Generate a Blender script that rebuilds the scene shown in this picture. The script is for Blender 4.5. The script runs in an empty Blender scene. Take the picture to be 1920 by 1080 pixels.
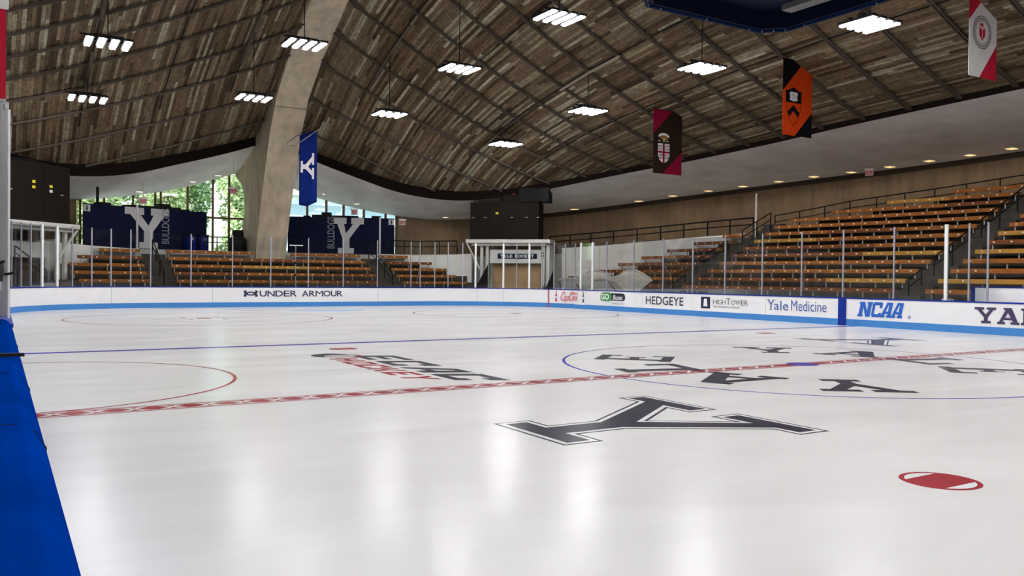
import bpy, bmesh, math, random
from mathutils import Vector, Matrix

random.seed(7)
S = bpy.context.scene
COL = S.collection
V = Vector
PI = math.pi

# ------------------------------------------------------------------ materials
def _n(nt, kind, x=0, y=0, **inp):
    n = nt.nodes.new(kind); n.location = (x, y)
    for k, v in inp.items():
        n.inputs[k.replace('_', ' ')].default_value = v
    return n

def mat(name, col, rough=0.6, metal=0.0, var=0.12, scale=6.0, bump=0.0, bscale=40.0, spec=0.5, stretch=(1, 1, 1)):
    m = bpy.data.materials.new(name); m.use_nodes = True
    nt = m.node_tree; b = nt.nodes['Principled BSDF']
    b.inputs['Roughness'].default_value = rough
    b.inputs['Metallic'].default_value = metal
    b.inputs['Specular IOR Level'].default_value = spec
    tc = _n(nt, 'ShaderNodeTexCoord', -1000)
    mp = _n(nt, 'ShaderNodeMapping', -820); mp.inputs['Scale'].default_value = stretch
    nt.links.new(tc.outputs['Object'], mp.inputs['Vector'])
    if var > 0:
        no = _n(nt, 'ShaderNodeTexNoise', -620, 0, Scale=scale, Detail=6.0, Roughness=0.6)
        nt.links.new(mp.outputs['Vector'], no.inputs['Vector'])
        r = _n(nt, 'ShaderNodeValToRGB', -420)
        r.color_ramp.elements[0].position = 0.3; r.color_ramp.elements[1].position = 0.72
        lo = [max(0, c * (1 - var)) for c in col]; hi = [min(1, c * (1 + var)) for c in col]
        r.color_ramp.elements[0].color = (*lo, 1); r.color_ramp.elements[1].color = (*hi, 1)
        nt.links.new(no.outputs['Fac'], r.inputs['Fac'])
        nt.links.new(r.outputs['Color'], b.inputs['Base Color'])
    else:
        b.inputs['Base Color'].default_value = (*col, 1)
    if bump > 0:
        nb = _n(nt, 'ShaderNodeTexNoise', -620, -300, Scale=bscale, Detail=5.0)
        nt.links.new(mp.outputs['Vector'], nb.inputs['Vector'])
        bp = _n(nt, 'ShaderNodeBump', -250, -300, Strength=bump, Distance=0.02)
        nt.links.new(nb.outputs['Fac'], bp.inputs['Height'])
        nt.links.new(bp.outputs['Normal'], b.inputs['Normal'])
    return m

def emis(name, col, st):
    m = bpy.data.materials.new(name); m.use_nodes = True
    nt = m.node_tree; nt.nodes.clear()
    e = _n(nt, 'ShaderNodeEmission'); e.inputs['Color'].default_value = (*col, 1); e.inputs['Strength'].default_value = st
    o = _n(nt, 'ShaderNodeOutputMaterial', 200); nt.links.new(e.outputs[0], o.inputs['Surface'])
    return m

def glassmat(name, tint=(0.93, 0.95, 0.95), refl=0.5):
    m = bpy.data.materials.new(name); m.use_nodes = True
    nt = m.node_tree; nt.nodes.clear()
    t = _n(nt, 'ShaderNodeBsdfTransparent'); t.inputs['Color'].default_value = (*tint, 1)
    g = _n(nt, 'ShaderNodeBsdfGlossy', 0, -150); g.inputs['Roughness'].default_value = 0.03
    f = _n(nt, 'ShaderNodeFresnel', -300, 200); f.inputs['IOR'].default_value = 1.45
    mu = _n(nt, 'ShaderNodeMath', -120, 200); mu.operation = 'MULTIPLY'; mu.inputs[1].default_value = refl
    nt.links.new(f.outputs[0], mu.inputs[0])
    mx = _n(nt, 'ShaderNodeMixShader', 200)
    nt.links.new(mu.outputs[0], mx.inputs[0]); nt.links.new(t.outputs[0], mx.inputs[1]); nt.links.new(g.outputs[0], mx.inputs[2])
    o = _n(nt, 'ShaderNodeOutputMaterial', 400); nt.links.new(mx.outputs[0], o.inputs['Surface'])
    return m

def deckmat():
    """weathered narrow roof planks running along the hall, each plank its own tone"""
    m = bpy.data.materials.new('weathered_planks'); m.use_nodes = True
    nt = m.node_tree; L = nt.links.new; b = nt.nodes['Principled BSDF']
    b.inputs['Roughness'].default_value = 0.85; b.inputs['Specular IOR Level'].default_value = 0.2
    tc = _n(nt, 'ShaderNodeTexCoord', -1900); sp = _n(nt, 'ShaderNodeSeparateXYZ', -1700)
    L(tc.outputs['Object'], sp.inputs[0])
    def mth(op, a, bb=None, x=0):
        n = _n(nt, 'ShaderNodeMath', x); n.operation = op
        if isinstance(a, (int, float)): n.inputs[0].default_value = a
        else: L(a, n.inputs[0])
        if bb is not None:
            if isinstance(bb, (int, float)): n.inputs[1].default_value = bb
            else: L(bb, n.inputs[1])
        return n.outputs[0]
    W_ = 0.14; LN = 3.1
    xr = mth('DIVIDE', sp.outputs['X'], W_, -1500)
    row = mth('FLOOR', xr, None, -1350)
    wn0 = _n(nt, 'ShaderNodeTexWhiteNoise', -1200); wn0.noise_dimensions = '1D'; L(row, wn0.inputs['W'])
    yo = mth('MULTIPLY', wn0.outputs['Value'], 7.3, -1050)
    yr = mth('DIVIDE', sp.outputs['Y'], LN, -1350)
    ys = mth('ADD', yr, yo, -900)
    cell = mth('FLOOR', ys, None, -750)
    cmb = _n(nt, 'ShaderNodeCombineXYZ', -600); L(row, cmb.inputs[0]); L(cell, cmb.inputs[1])
    wn = _n(nt, 'ShaderNodeTexWhiteNoise', -450); wn.noise_dimensions = '2D'; L(cmb.outputs[0], wn.inputs['Vector'])
    rp = _n(nt, 'ShaderNodeValToRGB', -300)
    cr = rp.color_ramp; cr.interpolation = 'LINEAR'
    cols = [(0.0, (0.058, 0.036, 0.019)), (0.2, (0.12, 0.079, 0.043)), (0.42, (0.195, 0.14, 0.084)), (0.6, (0.15, 0.113, 0.07)),
            (0.78, (0.245, 0.195, 0.126)), (0.92, (0.32, 0.29, 0.20)), (1.0, (0.45, 0.44, 0.335))]
    cr.elements[0].position = 0; cr.elements[0].color = (*cols[0][1], 1)
    cr.elements[1].position = 1; cr.elements[1].color = (*cols[-1][1], 1)
    for p, c in cols[1:-1]:
        e = cr.elements.new(p); e.color = (*c, 1)
    L(wn.outputs['Value'], rp.inputs['Fac'])
    # grain along the plank
    mp = _n(nt, 'ShaderNodeMapping', -700, -400); mp.inputs['Scale'].default_value = (9, 0.9, 1); L(tc.outputs['Object'], mp.inputs[0])
    no = _n(nt, 'ShaderNodeTexNoise', -500, -400, Scale=2.2, Detail=7.0, Roughness=0.7); L(mp.outputs[0], no.inputs[0])
    r2 = _n(nt, 'ShaderNodeValToRGB', -300, -400); r2.color_ramp.elements[0].position = 0.3; r2.color_ramp.elements[1].position = 0.75
    r2.color_ramp.elements[0].color = (0.42, 0.40, 0.38, 1); r2.color_ramp.elements[1].color = (1.3, 1.25, 1.2, 1)
    L(no.outputs['Fac'], r2.inputs['Fac'])
    mx = _n(nt, 'ShaderNodeMix', -50, -100); mx.data_type = 'RGBA'; mx.blend_type = 'MULTIPLY'; mx.inputs[0].default_value = 1
    L(rp.outputs[0], mx.inputs[6]); L(r2.outputs[0], mx.inputs[7])
    n3 = _n(nt, 'ShaderNodeTexNoise', -500, -700, Scale=5.5, Detail=4.0, Roughness=0.65); L(tc.outputs['Object'], n3.inputs[0])
    r3 = _n(nt, 'ShaderNodeValToRGB', -300, -700); r3.color_ramp.elements[0].position = 0.36; r3.color_ramp.elements[1].position = 0.56
    r3.color_ramp.elements[0].color = (0.5, 0.47, 0.44, 1); r3.color_ramp.elements[1].color = (1.1, 1.1, 1.1, 1); L(n3.outputs['Fac'], r3.inputs['Fac'])
    mx0 = mx; mx = _n(nt, 'ShaderNodeMix', 20, -300); mx.data_type = 'RGBA'; mx.blend_type = 'MULTIPLY'; mx.inputs[0].default_value = 0.55
    L(mx0.outputs[2], mx.inputs[6]); L(r3.outputs[0], mx.inputs[7])
    # seams
    fr = mth('FRACT', xr, None, -1200); d = mth('SUBTRACT', fr, 0.5, -1100); d = mth('ABSOLUTE', d, None, -1000)
    seam = mth('LESS_THAN', d, 0.465, -900)
    mx2 = _n(nt, 'ShaderNodeMix', 100, -100); mx2.data_type = 'RGBA'; mx2.blend_type = 'MIX'
    L(seam, mx2.inputs[0]); mx2.inputs[6].default_value = (0.012, 0.009, 0.007, 1); L(mx.outputs[2], mx2.inputs[7])
    L(mx2.outputs[2], b.inputs['Base Color'])
    return m

def concretemat(name, col, joint=0.6, var=0.25):
    m = bpy.data.materials.new(name); m.use_nodes = True
    nt = m.node_tree; L = nt.links.new; b = nt.nodes['Principled BSDF']
    b.inputs['Roughness'].default_value = 0.85; b.inputs['Specular IOR Level'].default_value = 0.25
    tc = _n(nt, 'ShaderNodeTexCoord', -1200)
    no = _n(nt, 'ShaderNodeTexNoise', -800, 0, Scale=0.7, Detail=9.0, Roughness=0.68); L(tc.outputs['Object'], no.inputs[0])
    mp = _n(nt, 'ShaderNodeMapping', -1000, -300); mp.inputs['Scale'].default_value = (2.2, 2.2, 0.3); L(tc.outputs['Object'], mp.inputs[0])
    n2 = _n(nt, 'ShaderNodeTexNoise', -800, -300, Scale=1.3, Detail=5.0); L(mp.outputs[0], n2.inputs[0])
    ad = _n(nt, 'ShaderNodeMath', -600); ad.operation = 'ADD'; L(no.outputs['Fac'], ad.inputs[0]); L(n2.outputs['Fac'], ad.inputs[1])
    r = _n(nt, 'ShaderNodeValToRGB', -400); r.color_ramp.elements[0].position = 0.36; r.color_ramp.elements[1].position = 0.66
    hf = _n(nt, 'ShaderNodeMath', -500, -100); hf.operation = 'MULTIPLY'; hf.inputs[1].default_value = 0.5; L(ad.outputs[0], hf.inputs[0])
    r.color_ramp.elements[0].color = (*[c * (1 - var) for c in col], 1); r.color_ramp.elements[1].color = (*[min(1, c * (1 + var)) for c in col], 1)
    L(hf.outputs[0], r.inputs['Fac']); L(r.outputs[0], b.inputs['Base Color'])
    bp = _n(nt, 'ShaderNodeBump', -200, -300, Strength=0.25, Distance=0.03); L(n2.outputs['Fac'], bp.inputs['Height']); L(bp.outputs[0], b.inputs['Normal'])
    return m

def icemat(name, col, var=0.05):
    m = bpy.data.materials.new(name); m.use_nodes = True
    nt = m.node_tree; L = nt.links.new; b = nt.nodes['Principled BSDF']
    b.inputs['IOR'].default_value = 1.33
    tc = _n(nt, 'ShaderNodeTexCoord', -1200)
    mp = _n(nt, 'ShaderNodeMapping', -1000); mp.inputs['Scale'].default_value = (0.25, 0.8, 1); mp.inputs['Rotation'].default_value = (0, 0, 0.5)
    L(tc.outputs['Object'], mp.inputs[0])
    no = _n(nt, 'ShaderNodeTexNoise', -800, 0, Scale=1.0, Detail=6.0, Roughness=0.6, Distortion=0.8); L(mp.outputs[0], no.inputs[0])
    r = _n(nt, 'ShaderNodeValToRGB', -500); r.color_ramp.elements[0].position = 0.22; r.color_ramp.elements[1].position = 0.8
    r.color_ramp.elements[0].color = (*[c * (1 - 2.2 * var) for c in col], 1); r.color_ramp.elements[1].color = (*[min(1, c * (1 + var)) for c in col], 1)
    L(no.outputs['Fac'], r.inputs['Fac']); L(r.outputs[0], b.inputs['Base Color'])
    mr = _n(nt, 'ShaderNodeMapRange', -500, -300); mr.inputs[1].default_value = 0.3; mr.inputs[2].default_value = 0.7
    mr.inputs[3].default_value = 0.195; mr.inputs[4].default_value = 0.245; b.inputs['Specular IOR Level'].default_value = 0.13
    L(no.outputs['Fac'], mr.inputs[0]); L(mr.outputs[0], b.inputs['Roughness'])
    return m

M = dict(
    ice=icemat('ice', (0.705, 0.705, 0.70), 0.045),
    ice_navy=icemat('navy_ice_paint', (0.032, 0.036, 0.058), 0.15),
    ice_red=icemat('red_ice_paint', (0.36, 0.035, 0.05), 0.12),
    ice_blue=icemat('blue_ice_paint', (0.035, 0.035, 0.42), 0.1),
    ice_lblue=icemat('pale_blue_ice_paint', (0.42, 0.58, 0.80), 0.05),
    ice_grey=icemat('grey_ice_paint', (0.5, 0.47, 0.47), 0.05),
    ice_white=icemat('white_ice_paint', (0.74, 0.74, 0.74), 0.04),
    board=mat('white_board', (0.84, 0.84, 0.85), 0.3, var=0.025, scale=2),
    kick=mat('sky_blue_board', (0.068, 0.235, 0.56), 0.5, var=0.05, spec=0.05),
    cap=mat('royal_blue_cap', (0.006, 0.03, 0.27), 0.5, var=0.1, spec=0.15),
    vinyl=mat('blue_vinyl', (0.0, 0.028, 0.24), 0.6, var=0.22, scale=1.6, bump=0.12, bscale=5, spec=0.0),
    pale_wood=mat('pale_timber', (0.36, 0.30, 0.22), 0.7, var=0.15),
    navy=mat('navy_paint', (0.006, 0.009, 0.032), 0.8, var=0.15, spec=0.1),
    navy_ink=mat('navy_ink', (0.012, 0.016, 0.06), 0.45, var=0),
    ink=mat('near_black_ink', (0.012, 0.013, 0.03), 0.45, var=0),
    grey_ink=mat('grey_ink', (0.09, 0.09, 0.10), 0.45, var=0),
    blue_ink=mat('medical_blue_ink', (0.04, 0.10, 0.36), 0.45, var=0),
    ncaa_ink=mat('sports_blue_ink', (0.012, 0.12, 0.50), 0.45, var=0),
    yal_ink=mat('purple_navy_ink', (0.05, 0.035, 0.10), 0.45, var=0),
    red_ink=mat('red_ink', (0.55, 0.02, 0.05), 0.45, var=0),
    green_ink=mat('green_ink', (0.05, 0.27, 0.07), 0.45, var=0),
    white_ink=mat('white_ink', (0.85, 0.85, 0.85), 0.45, var=0),
    booth_white=mat('grey_white_paint', (0.50, 0.50, 0.50), 0.6, var=0.05),
    booth_grey=mat('slate_lettering', (0.22, 0.23, 0.28), 0.6, var=0.05),
    deck=deckmat(),
    rib=mat('brown_steel', (0.07, 0.052, 0.036), 0.8, var=0.25, scale=3),
    dark=mat('black_steel', (0.008, 0.008, 0.008), 0.6, var=0.2, spec=0.15),
    gap_shade=mat('brown_gap_shade', (0.07, 0.05, 0.036), 0.9, var=0.2, spec=0.05),  # painted shade for the gap between wall top and soffit
    fascia=mat('dark_brown_fascia', (0.009, 0.006, 0.005), 0.9, var=0.2, spec=0.05),
    soffit=mat('white_plaster', (0.90, 0.88, 0.86), 0.9, var=0.16, scale=0.55, bump=0.2, bscale=3),
    wall=concretemat('brown_concrete', (0.22, 0.155, 0.095), var=0.22),
    arch=concretemat('grey_concrete', (0.47, 0.395, 0.295), var=0.24),
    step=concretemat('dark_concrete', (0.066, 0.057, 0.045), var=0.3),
    floor=concretemat('floor_concrete', (0.5, 0.485, 0.46), var=0.12),
    parapet=mat('cream_white_paint', (0.86, 0.83, 0.77), 0.7, var=0.06, scale=1.5),
    wood_a=mat('orange_wood', (0.33, 0.115, 0.022), 0.6, spec=0.15, var=0.3, scale=2, stretch=(4, 1, 8)),
    wood_b=mat('red_brown_wood', (0.21, 0.068, 0.018), 0.6, spec=0.15, var=0.3, scale=2, stretch=(4, 1, 8)),
    wood_c=mat('yellow_new_wood', (0.47, 0.24, 0.045), 0.6, spec=0.15, var=0.2, scale=2, stretch=(4, 1, 8)),
    plate=mat('cream_plate', (0.75, 0.68, 0.52), 0.5, var=0.05),
    leg=mat('galvanised_steel', (0.42, 0.43, 0.42), 0.45, 0.2, var=0.15),
    alu=mat('aluminium', (0.36, 0.36, 0.42), 0.4, 0.35, var=0.1),
    alu_white=mat('white_aluminium', (0.80, 0.82, 0.82), 0.35, var=0.05),
    chrome=mat('brushed_aluminium', (0.55, 0.56, 0.57), 0.32, 0.85, var=0.1, stretch=(10, 10, 1)),
    rink_glass=glassmat('rink_glass'),
    win_glass=glassmat('window_glass', (0.9, 0.96, 0.93), 0.6),
    blackbox=mat('brown_black_panel', (0.013, 0.009, 0.006), 0.7, var=0.25, scale=1, spec=0.1),
    duct=mat('black_duct', (0.012, 0.012, 0.012), 0.7, var=0.2, spec=0.1),
    frame_white=mat('off_white_steel', (0.62, 0.61, 0.57), 0.5, var=0.08),
    tan=mat('tan_plywood', (0.42, 0.26, 0.13), 0.7, var=0.18, scale=1.2),
    mullion=mat('brown_timber', (0.13, 0.06, 0.025), 0.6, var=0.2),
    yellow=mat('yellow_sticker', (0.85, 0.72, 0.02), 0.5, var=0),
    banner_blue=mat('royal_banner_cloth', (0.006, 0.016, 0.13), 0.8, var=0.15, scale=1.2, bump=0.5, bscale=2.5, stretch=(3, 1, .4), spec=0.03),
    banner_brown=mat('brown_banner_cloth', (0.022, 0.013, 0.009), 0.8, var=0.15, bump=0.4, bscale=3, stretch=(3, 1, .3), spec=0.03),
    banner_crimson=mat('crimson_banner_cloth', (0.20, 0.006, 0.028), 0.8, var=0.12, bump=0.4, bscale=3, stretch=(3, 1, .3), spec=0.03),
    banner_orange=mat('orange_banner_cloth', (0.50, 0.045, 0.006), 0.8, var=0.12, bump=0.4, bscale=3, stretch=(3, 1, .3), spec=0.03),
    banner_black=mat('black_banner_cloth', (0.006, 0.006, 0.008), 0.8, var=0.1, spec=0.03),
    banner_red=mat('red_banner_cloth', (0.42, 0.015, 0.035), 0.8, var=0.1, bump=0.3, bscale=3, stretch=(3, 1, .3), spec=0.03),
    banner_white=mat('white_banner_cloth', (0.62, 0.60, 0.60), 0.8, var=0.06, bump=0.3, bscale=3, stretch=(3, 1, .3), spec=0.03),
    gold=mat('gold_cloth', (0.5, 0.3, 0.05), 0.7, var=0),
    score=mat('deep_navy_housing', (0.002, 0.005, 0.02), 0.6, var=0.1, spec=0.1),
    score_rim=mat('navy_rim', (0.002, 0.010, 0.042), 0.5, var=0.1, spec=0.03),
    score_grey=mat('dull_grey_panel', (0.10, 0.095, 0.095), 0.5, var=0.1),
    net=mat('white_netting', (0.82, 0.77, 0.70), 0.9, var=0.1),
    net_pipe=mat('cream_padding', (0.7, 0.66, 0.58), 0.6, var=0.08),
    red_pipe=mat('dull_red_pipe', (0.22, 0.03, 0.025), 0.5, var=0.1),
    lamp=emis('led_lens', (1.0, 0.985, 1.0), 92.0),
    amber=emis('warm_downlight', (1.0, 0.66, 0.27), 1.25),
    pale=emis('pale_downlight', (1.0, 0.9, 0.72), 1.4),
    exit_red=emis('exit_red', (0.7, 0.05, 0.06), 0.35),
    exit_face=mat('exit_face', (0.5, 0.42, 0.40), 0.5, var=0),
    exit_top=mat('exit_housing', (0.75, 0.74, 0.72), 0.5, var=0),
    leaf_a=mat('leaf_green', (0.30, 0.43, 0.20), 0.7, var=0.3, scale=1.5),
    leaf_b=mat('leaf_yellow_green', (0.42, 0.52, 0.27), 0.7, var=0.3, scale=1.5),
    bark=mat('bark', (0.10, 0.075, 0.05), 0.9, var=0.3),
    lawn=mat('lawn', (0.09, 0.15, 0.05), 0.9, var=0.3, scale=0.4),
    facade=mat('pale_facade', (0.66, 0.72, 0.78), 0.6, var=0.05),
    facade_glass=mat('facade_glazing', (0.24, 0.34, 0.42), 0.25, var=0.1),
    rubber=mat('black_rubber', (0.006, 0.006, 0.007), 0.6, var=0.1),
)
# netting: woven holes with a transparent mix
def netmix(m, amount):
    nt = m.node_tree; b = nt.nodes['Principled BSDF']; o = nt.nodes['Material Output']
    t = _n(nt, 'ShaderNodeBsdfTransparent', 0, -400); mx = _n(nt, 'ShaderNodeMixShader', 300)
    mx.inputs[0].default_value = amount
    nt.links.new(t.outputs[0], mx.inputs[1]); nt.links.new(b.outputs[0], mx.inputs[2]); nt.links.new(mx.outputs[0], o.inputs['Surface'])
netmix(M['net'], 0.78)

# ------------------------------------------------------------------ builders
class MB:
    def __init__(s): s.v = []; s.f = []
    def add(s, vs, fs):
        o = len(s.v); s.v += [tuple(p) for p in vs]; s.f += [tuple(i + o for i in f) for f in fs]; return s
    def hexa(s, p):
        return s.add(p, [(0, 3, 2, 1), (4, 5, 6, 7), (0, 1, 5, 4), (1, 2, 6, 5), (2, 3, 7, 6), (3, 0, 4, 7)])
    def box(s, c, d, rz=0.0):
        x, y, z = d[0] / 2, d[1] / 2, d[2] / 2; ca, sa = math.cos(rz), math.sin(rz)
        P = []
        for dz in (-z, z):
            for dx, dy in ((-x, -y), (x, -y), (x, y), (-x, y)):
                P.append((c[0] + dx * ca - dy * sa, c[1] + dx * sa + dy * ca, c[2] + dz))
        return s.hexa(P)
    def beam(s, a, b, w, h, up=V((0, 0, 1))):
        a, b = V(a), V(b); d = (b - a).normalized(); r = d.cross(up)
        if r.length < 1e-4: r = d.cross(V((1, 0, 0)))
        r.normalize(); u = r.cross(d)
        P = []
        for q in (a, b):
            for i, j in ((-1, -1), (1, -1), (1, 1), (-1, 1)):
                P.append(q + r * (i * w / 2) + u * (j * h / 2))
        return s.hexa(P)
    def tube(s, path, r, n=8, closed=False):
        path = [V(p) for p in path]; m = len(path); rings = []
        up = V((0, 0, 1))
        for i, p in enumerate(path):
            if closed: d = path[(i + 1) % m] - path[i - 1]
            else: d = path[min(i + 1, m - 1)] - path[max(i - 1, 0)]
            d.normalize(); a = d.cross(up)
            if a.length < 1e-3: a = d.cross(V((0, 1, 0)))
            a.normalize(); b = a.cross(d)
            rings.append([p + (a * math.cos(2 * PI * k / n) + b * math.sin(2 * PI * k / n)) * r for k in range(n)])
        vs = [q for ring in rings for q in ring]; fs = []
        for i in range(m if closed else m - 1):
            j = (i + 1) % m
            for k in range(n):
                fs.append((i * n + k, i * n + (k + 1) % n, j * n + (k + 1) % n, j * n + k))
        if not closed:
            fs.append(tuple(range(n))); fs.append(tuple((m - 1) * n + k for k in reversed(range(n))))
        return s.add(vs, fs)
    def cyl(s, c, r, h, n=20, r2=None):
        r2 = r if r2 is None else r2
        vs = [(c[0] + r * math.cos(2 * PI * k / n), c[1] + r * math.sin(2 * PI * k / n), c[2]) for k in range(n)]
        vs += [(c[0] + r2 * math.cos(2 * PI * k / n), c[1] + r2 * math.sin(2 * PI * k / n), c[2] + h) for k in range(n)]
        fs = [(k, (k + 1) % n, n + (k + 1) % n, n + k) for k in range(n)] + [tuple(reversed(range(n))), tuple(range(n, 2 * n))]
        return s.add(vs, fs)
    def prism(s, pts, fr, t):
        """2-D polygon in frame fr=(o,u,v), thickened by t behind its face"""
        o, u, v = V(fr[0]), V(fr[1]), V(fr[2]); n = u.cross(v); k = len(pts)
        A = [o + u * a + v * b for a, b in pts]; B = [p - n * t for p in A]
        return s.add(A + B, [tuple(range(k)), tuple(reversed(range(k, 2 * k)))] + [(i, k + i, k + (i + 1) % k, (i + 1) % k) for i in range(k)])
    def poly(s, pts, fr, lift=0.0):
        o, u, v = V(fr[0]), V(fr[1]), V(fr[2]); n = u.cross(v)
        return s.add([o + u * a + v * b + n * lift for a, b in pts], [tuple(range(len(pts)))])
    def grid(s, rows):
        n = len(rows[0]); vs = [p for r in rows for p in r]; fs = []
        for i in range(len(rows) - 1):
            for k in range(n - 1):
                fs.append((i * n + k, i * n + k + 1, (i + 1) * n + k + 1, (i + 1) * n + k))
        return s.add(vs, fs)
    def sweep(s, path, prof):
        """prof: (outward offset, z) loop carried along an open plan path; the outward side is on the right of travel reversed (left normal)"""
        rings = []
        m = len(path)
        for i, p in enumerate(path):
            a = V(path[max(i - 1, 0)]); b = V(path[min(i + 1, m - 1)]); d = (b - a); d = V((d[0], d[1])).normalized(); nrm = V((d[1], -d[0]))
            rings.append([(p[0] + nrm[0] * o, p[1] + nrm[1] * o, z) for o, z in prof])
        k = len(prof); vs = [q for r in rings for q in r]; fs = []
        for i in range(m - 1):
            for j in range(k):
                fs.append((i * k + j, i * k + (j + 1) % k, (i + 1) * k + (j + 1) % k, (i + 1) * k + j))
        fs.append(tuple(range(k))); fs.append(tuple((m - 1) * k + j for j in reversed(range(k))))
        return s.add(vs, fs)
    def mesh(s, name, m, origin=(0, 0, 0), smooth=False):
        me = bpy.data.meshes.new(name)
        o = V(origin)
        me.from_pydata([tuple(V(p) - o) for p in s.v], [], s.f)
        bm = bmesh.new(); bm.from_mesh(me); bmesh.ops.recalc_face_normals(bm, faces=bm.faces); bm.to_mesh(me); bm.free()
        me.materials.append(m)
        if smooth:
            me.polygons.foreach_set('use_smooth', [True] * len(me.polygons))
        me.update(); return me

def wloc(o):
    p = V((0, 0, 0))
    while o: p = p + o.location; o = o.parent
    return p

def tag(o, label=None, cat=None, group=None, kind=None):
    for k, v in (('label', label), ('category', cat), ('group', group), ('kind', kind)):
        if v: o[k] = v
    return o

def thing(name, label, cat, loc=(0, 0, 0), group=None, kind=None):
    o = bpy.data.objects.new(name, None); o.empty_display_size = 0.2; COL.objects.link(o); o.location = loc
    return tag(o, label, cat, group, kind)

def obj(name, mb, m, parent=None, smooth=False, bevel=0.0, label=None, flat=False):
    org = wloc(parent) if parent else V((0, 0, 0))
    me = mb.mesh(name, m, org, smooth)
    if flat:  # keep painted marks facing the way they were laid
        pass
    o = bpy.data.objects.new(name, me); COL.objects.link(o)
    if parent: o.parent = parent
    if bevel:
        b = o.modifiers.new('bevel', 'BEVEL'); b.width = bevel; b.segments = 2; b.limit_method = 'ANGLE'
    if label: o['label'] = label
    return o

def solo(name, mb, m, label, cat, group=None, smooth=False, bevel=0.0, loc=None):
    """a thing that is one mesh"""
    me = mb.mesh(name, m, loc or (0, 0, 0), smooth)
    o = bpy.data.objects.new(name, me); COL.objects.link(o)
    if loc: o.location = loc
    if bevel:
        b = o.modifiers.new('bevel', 'BEVEL'); b.width = bevel; b.segments = 2; b.limit_method = 'ANGLE'
    return tag(o, label, cat, group)

def struct(name, mb, m, label=None, cat=None, smooth=False):
    o = obj(name, mb, m, None, smooth); return tag(o, label, cat, None, 'structure')

def copy_tree(o, parent=None):
    c = o.copy(); COL.objects.link(c)
    if parent: c.parent = parent
    for ch in list(o.children): copy_tree(ch, c)
    return c

# lettering ---------------------------------------------------------
_tc = {}
def text_poly(s, bold=0.0, shear=0.0):
    key = (s, bold, shear)
    if key in _tc: return _tc[key]
    cu = bpy.data.curves.new('t', 'FONT'); cu.body = s; cu.size = 1; cu.offset = bold; cu.shear = shear; cu.resolution_u = 4
    o = bpy.data.objects.new('t', cu); COL.objects.link(o)
    dg = bpy.context.evaluated_depsgraph_get(); me = bpy.data.meshes.new_from_object(o.evaluated_get(dg))
    vs = [(v.co.x, v.co.y) for v in me.vertices]; fs = [tuple(p.vertices) for p in me.polygons]
    bpy.data.objects.remove(o); bpy.data.curves.remove(cu); bpy.data.meshes.remove(me)
    x0 = min(p[0] for p in vs); x1 = max(p[0] for p in vs); y0 = min(p[1] for p in vs); y1 = max(p[1] for p in vs)
    vs = [((a - x0) / (x1 - x0), (b - y0) / (y1 - y0)) for a, b in vs]
    _tc[key] = (vs, fs); return _tc[key]

def put_text(mb, s, fr, x, y, w, h, lift=0.004, bold=0.0, shear=0.0):
    vs, fs = text_poly(s, bold, shear); o, u, v = V(fr[0]), V(fr[1]), V(fr[2]); n = u.cross(v)
    mb.add([o + u * (x + a * w) + v * (y + b * h) + n * lift for a, b in vs], fs)

def rect(x0, y0, x1, y1): return [(x0, y0), (x1, y0), (x1, y1), (x0, y1)]
GL = {
    'Y': [[(0, 1), (0, .845), (.13, .845), (.437, .37), (.437, .16), (.31, .16), (.31, 0), (.76, 0), (.76, .16), (.62, .16), (.62, .37),
           (.88, .845), (1, .845), (1, 1), (.57, 1), (.57, .845), (.70, .845), (.525, .56), (.325, .845), (.455, .845), (.455, 1)]],
    'A': [[(.06, .1), (.22, .1), (.55, .86), (.64, 1), (.42, 1)], [(.94, .1), (.72, .1), (.42, .86), (.36, 1), (.64, 1)],
          rect(.26, .26, .72, .4), rect(0, 0, .36, .14), rect(.6, 0, 1, .14), rect(.28, .88, .62, 1)],
    'L': [rect(.12, 0, .36, 1), rect(0, 0, 1, .15), rect(0, .86, .5, 1), rect(.82, 0, 1, .42)],
    'E': [rect(.1, 0, .34, 1), rect(0, 0, 1, .15), rect(0, .85, .96, 1), rect(.2, .44, .66, .57), rect(.86, 0, 1, .30), rect(.84, .72, .96, 1), rect(.58, .37, .67, .64)],
    'H': [rect(.1, 0, .32, 1), rect(.68, 0, .9, 1), rect(.2, .43, .8, .57), rect(0, 0, .42, .14), rect(.58, 0, 1, .14), rect(0, .86, .42, 1), rect(.58, .86, 1, 1)],
    'K': [rect(.1, 0, .32, 1), [(.25, .35), (.45, .35), (.95, .9), (.7, .9)], [(.4, .52), (.56, .62), (.98, .1), (.7, .1)], rect(0, 0, .42, .14), rect(.6, 0, 1, .14), rect(0, .86, .42, 1), rect(.6, .86, 1, 1)],
    'O': [], 'C': [],
}
for ch, a0, a1 in (('O', 0, 360), ('C', 48, 312)):
    st = 20
    for k in range(st):
        a = math.radians(a0 + (a1 - a0) * k / st); b = math.radians(a0 + (a1 - a0) * (k + 1) / st)
        GL[ch].append([(.5 + .5 * math.cos(a), .5 + .5 * math.sin(a)), (.5 + .5 * math.cos(b), .5 + .5 * math.sin(b)),
                       (.5 + .27 * math.cos(b), .5 + .36 * math.sin(b)), (.5 + .27 * math.cos(a), .5 + .36 * math.sin(a))])
GL['C'].append(rect(.78, .62, .95, .92)); GL['C'].append(rect(.78, .1, .95, .36))

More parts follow.
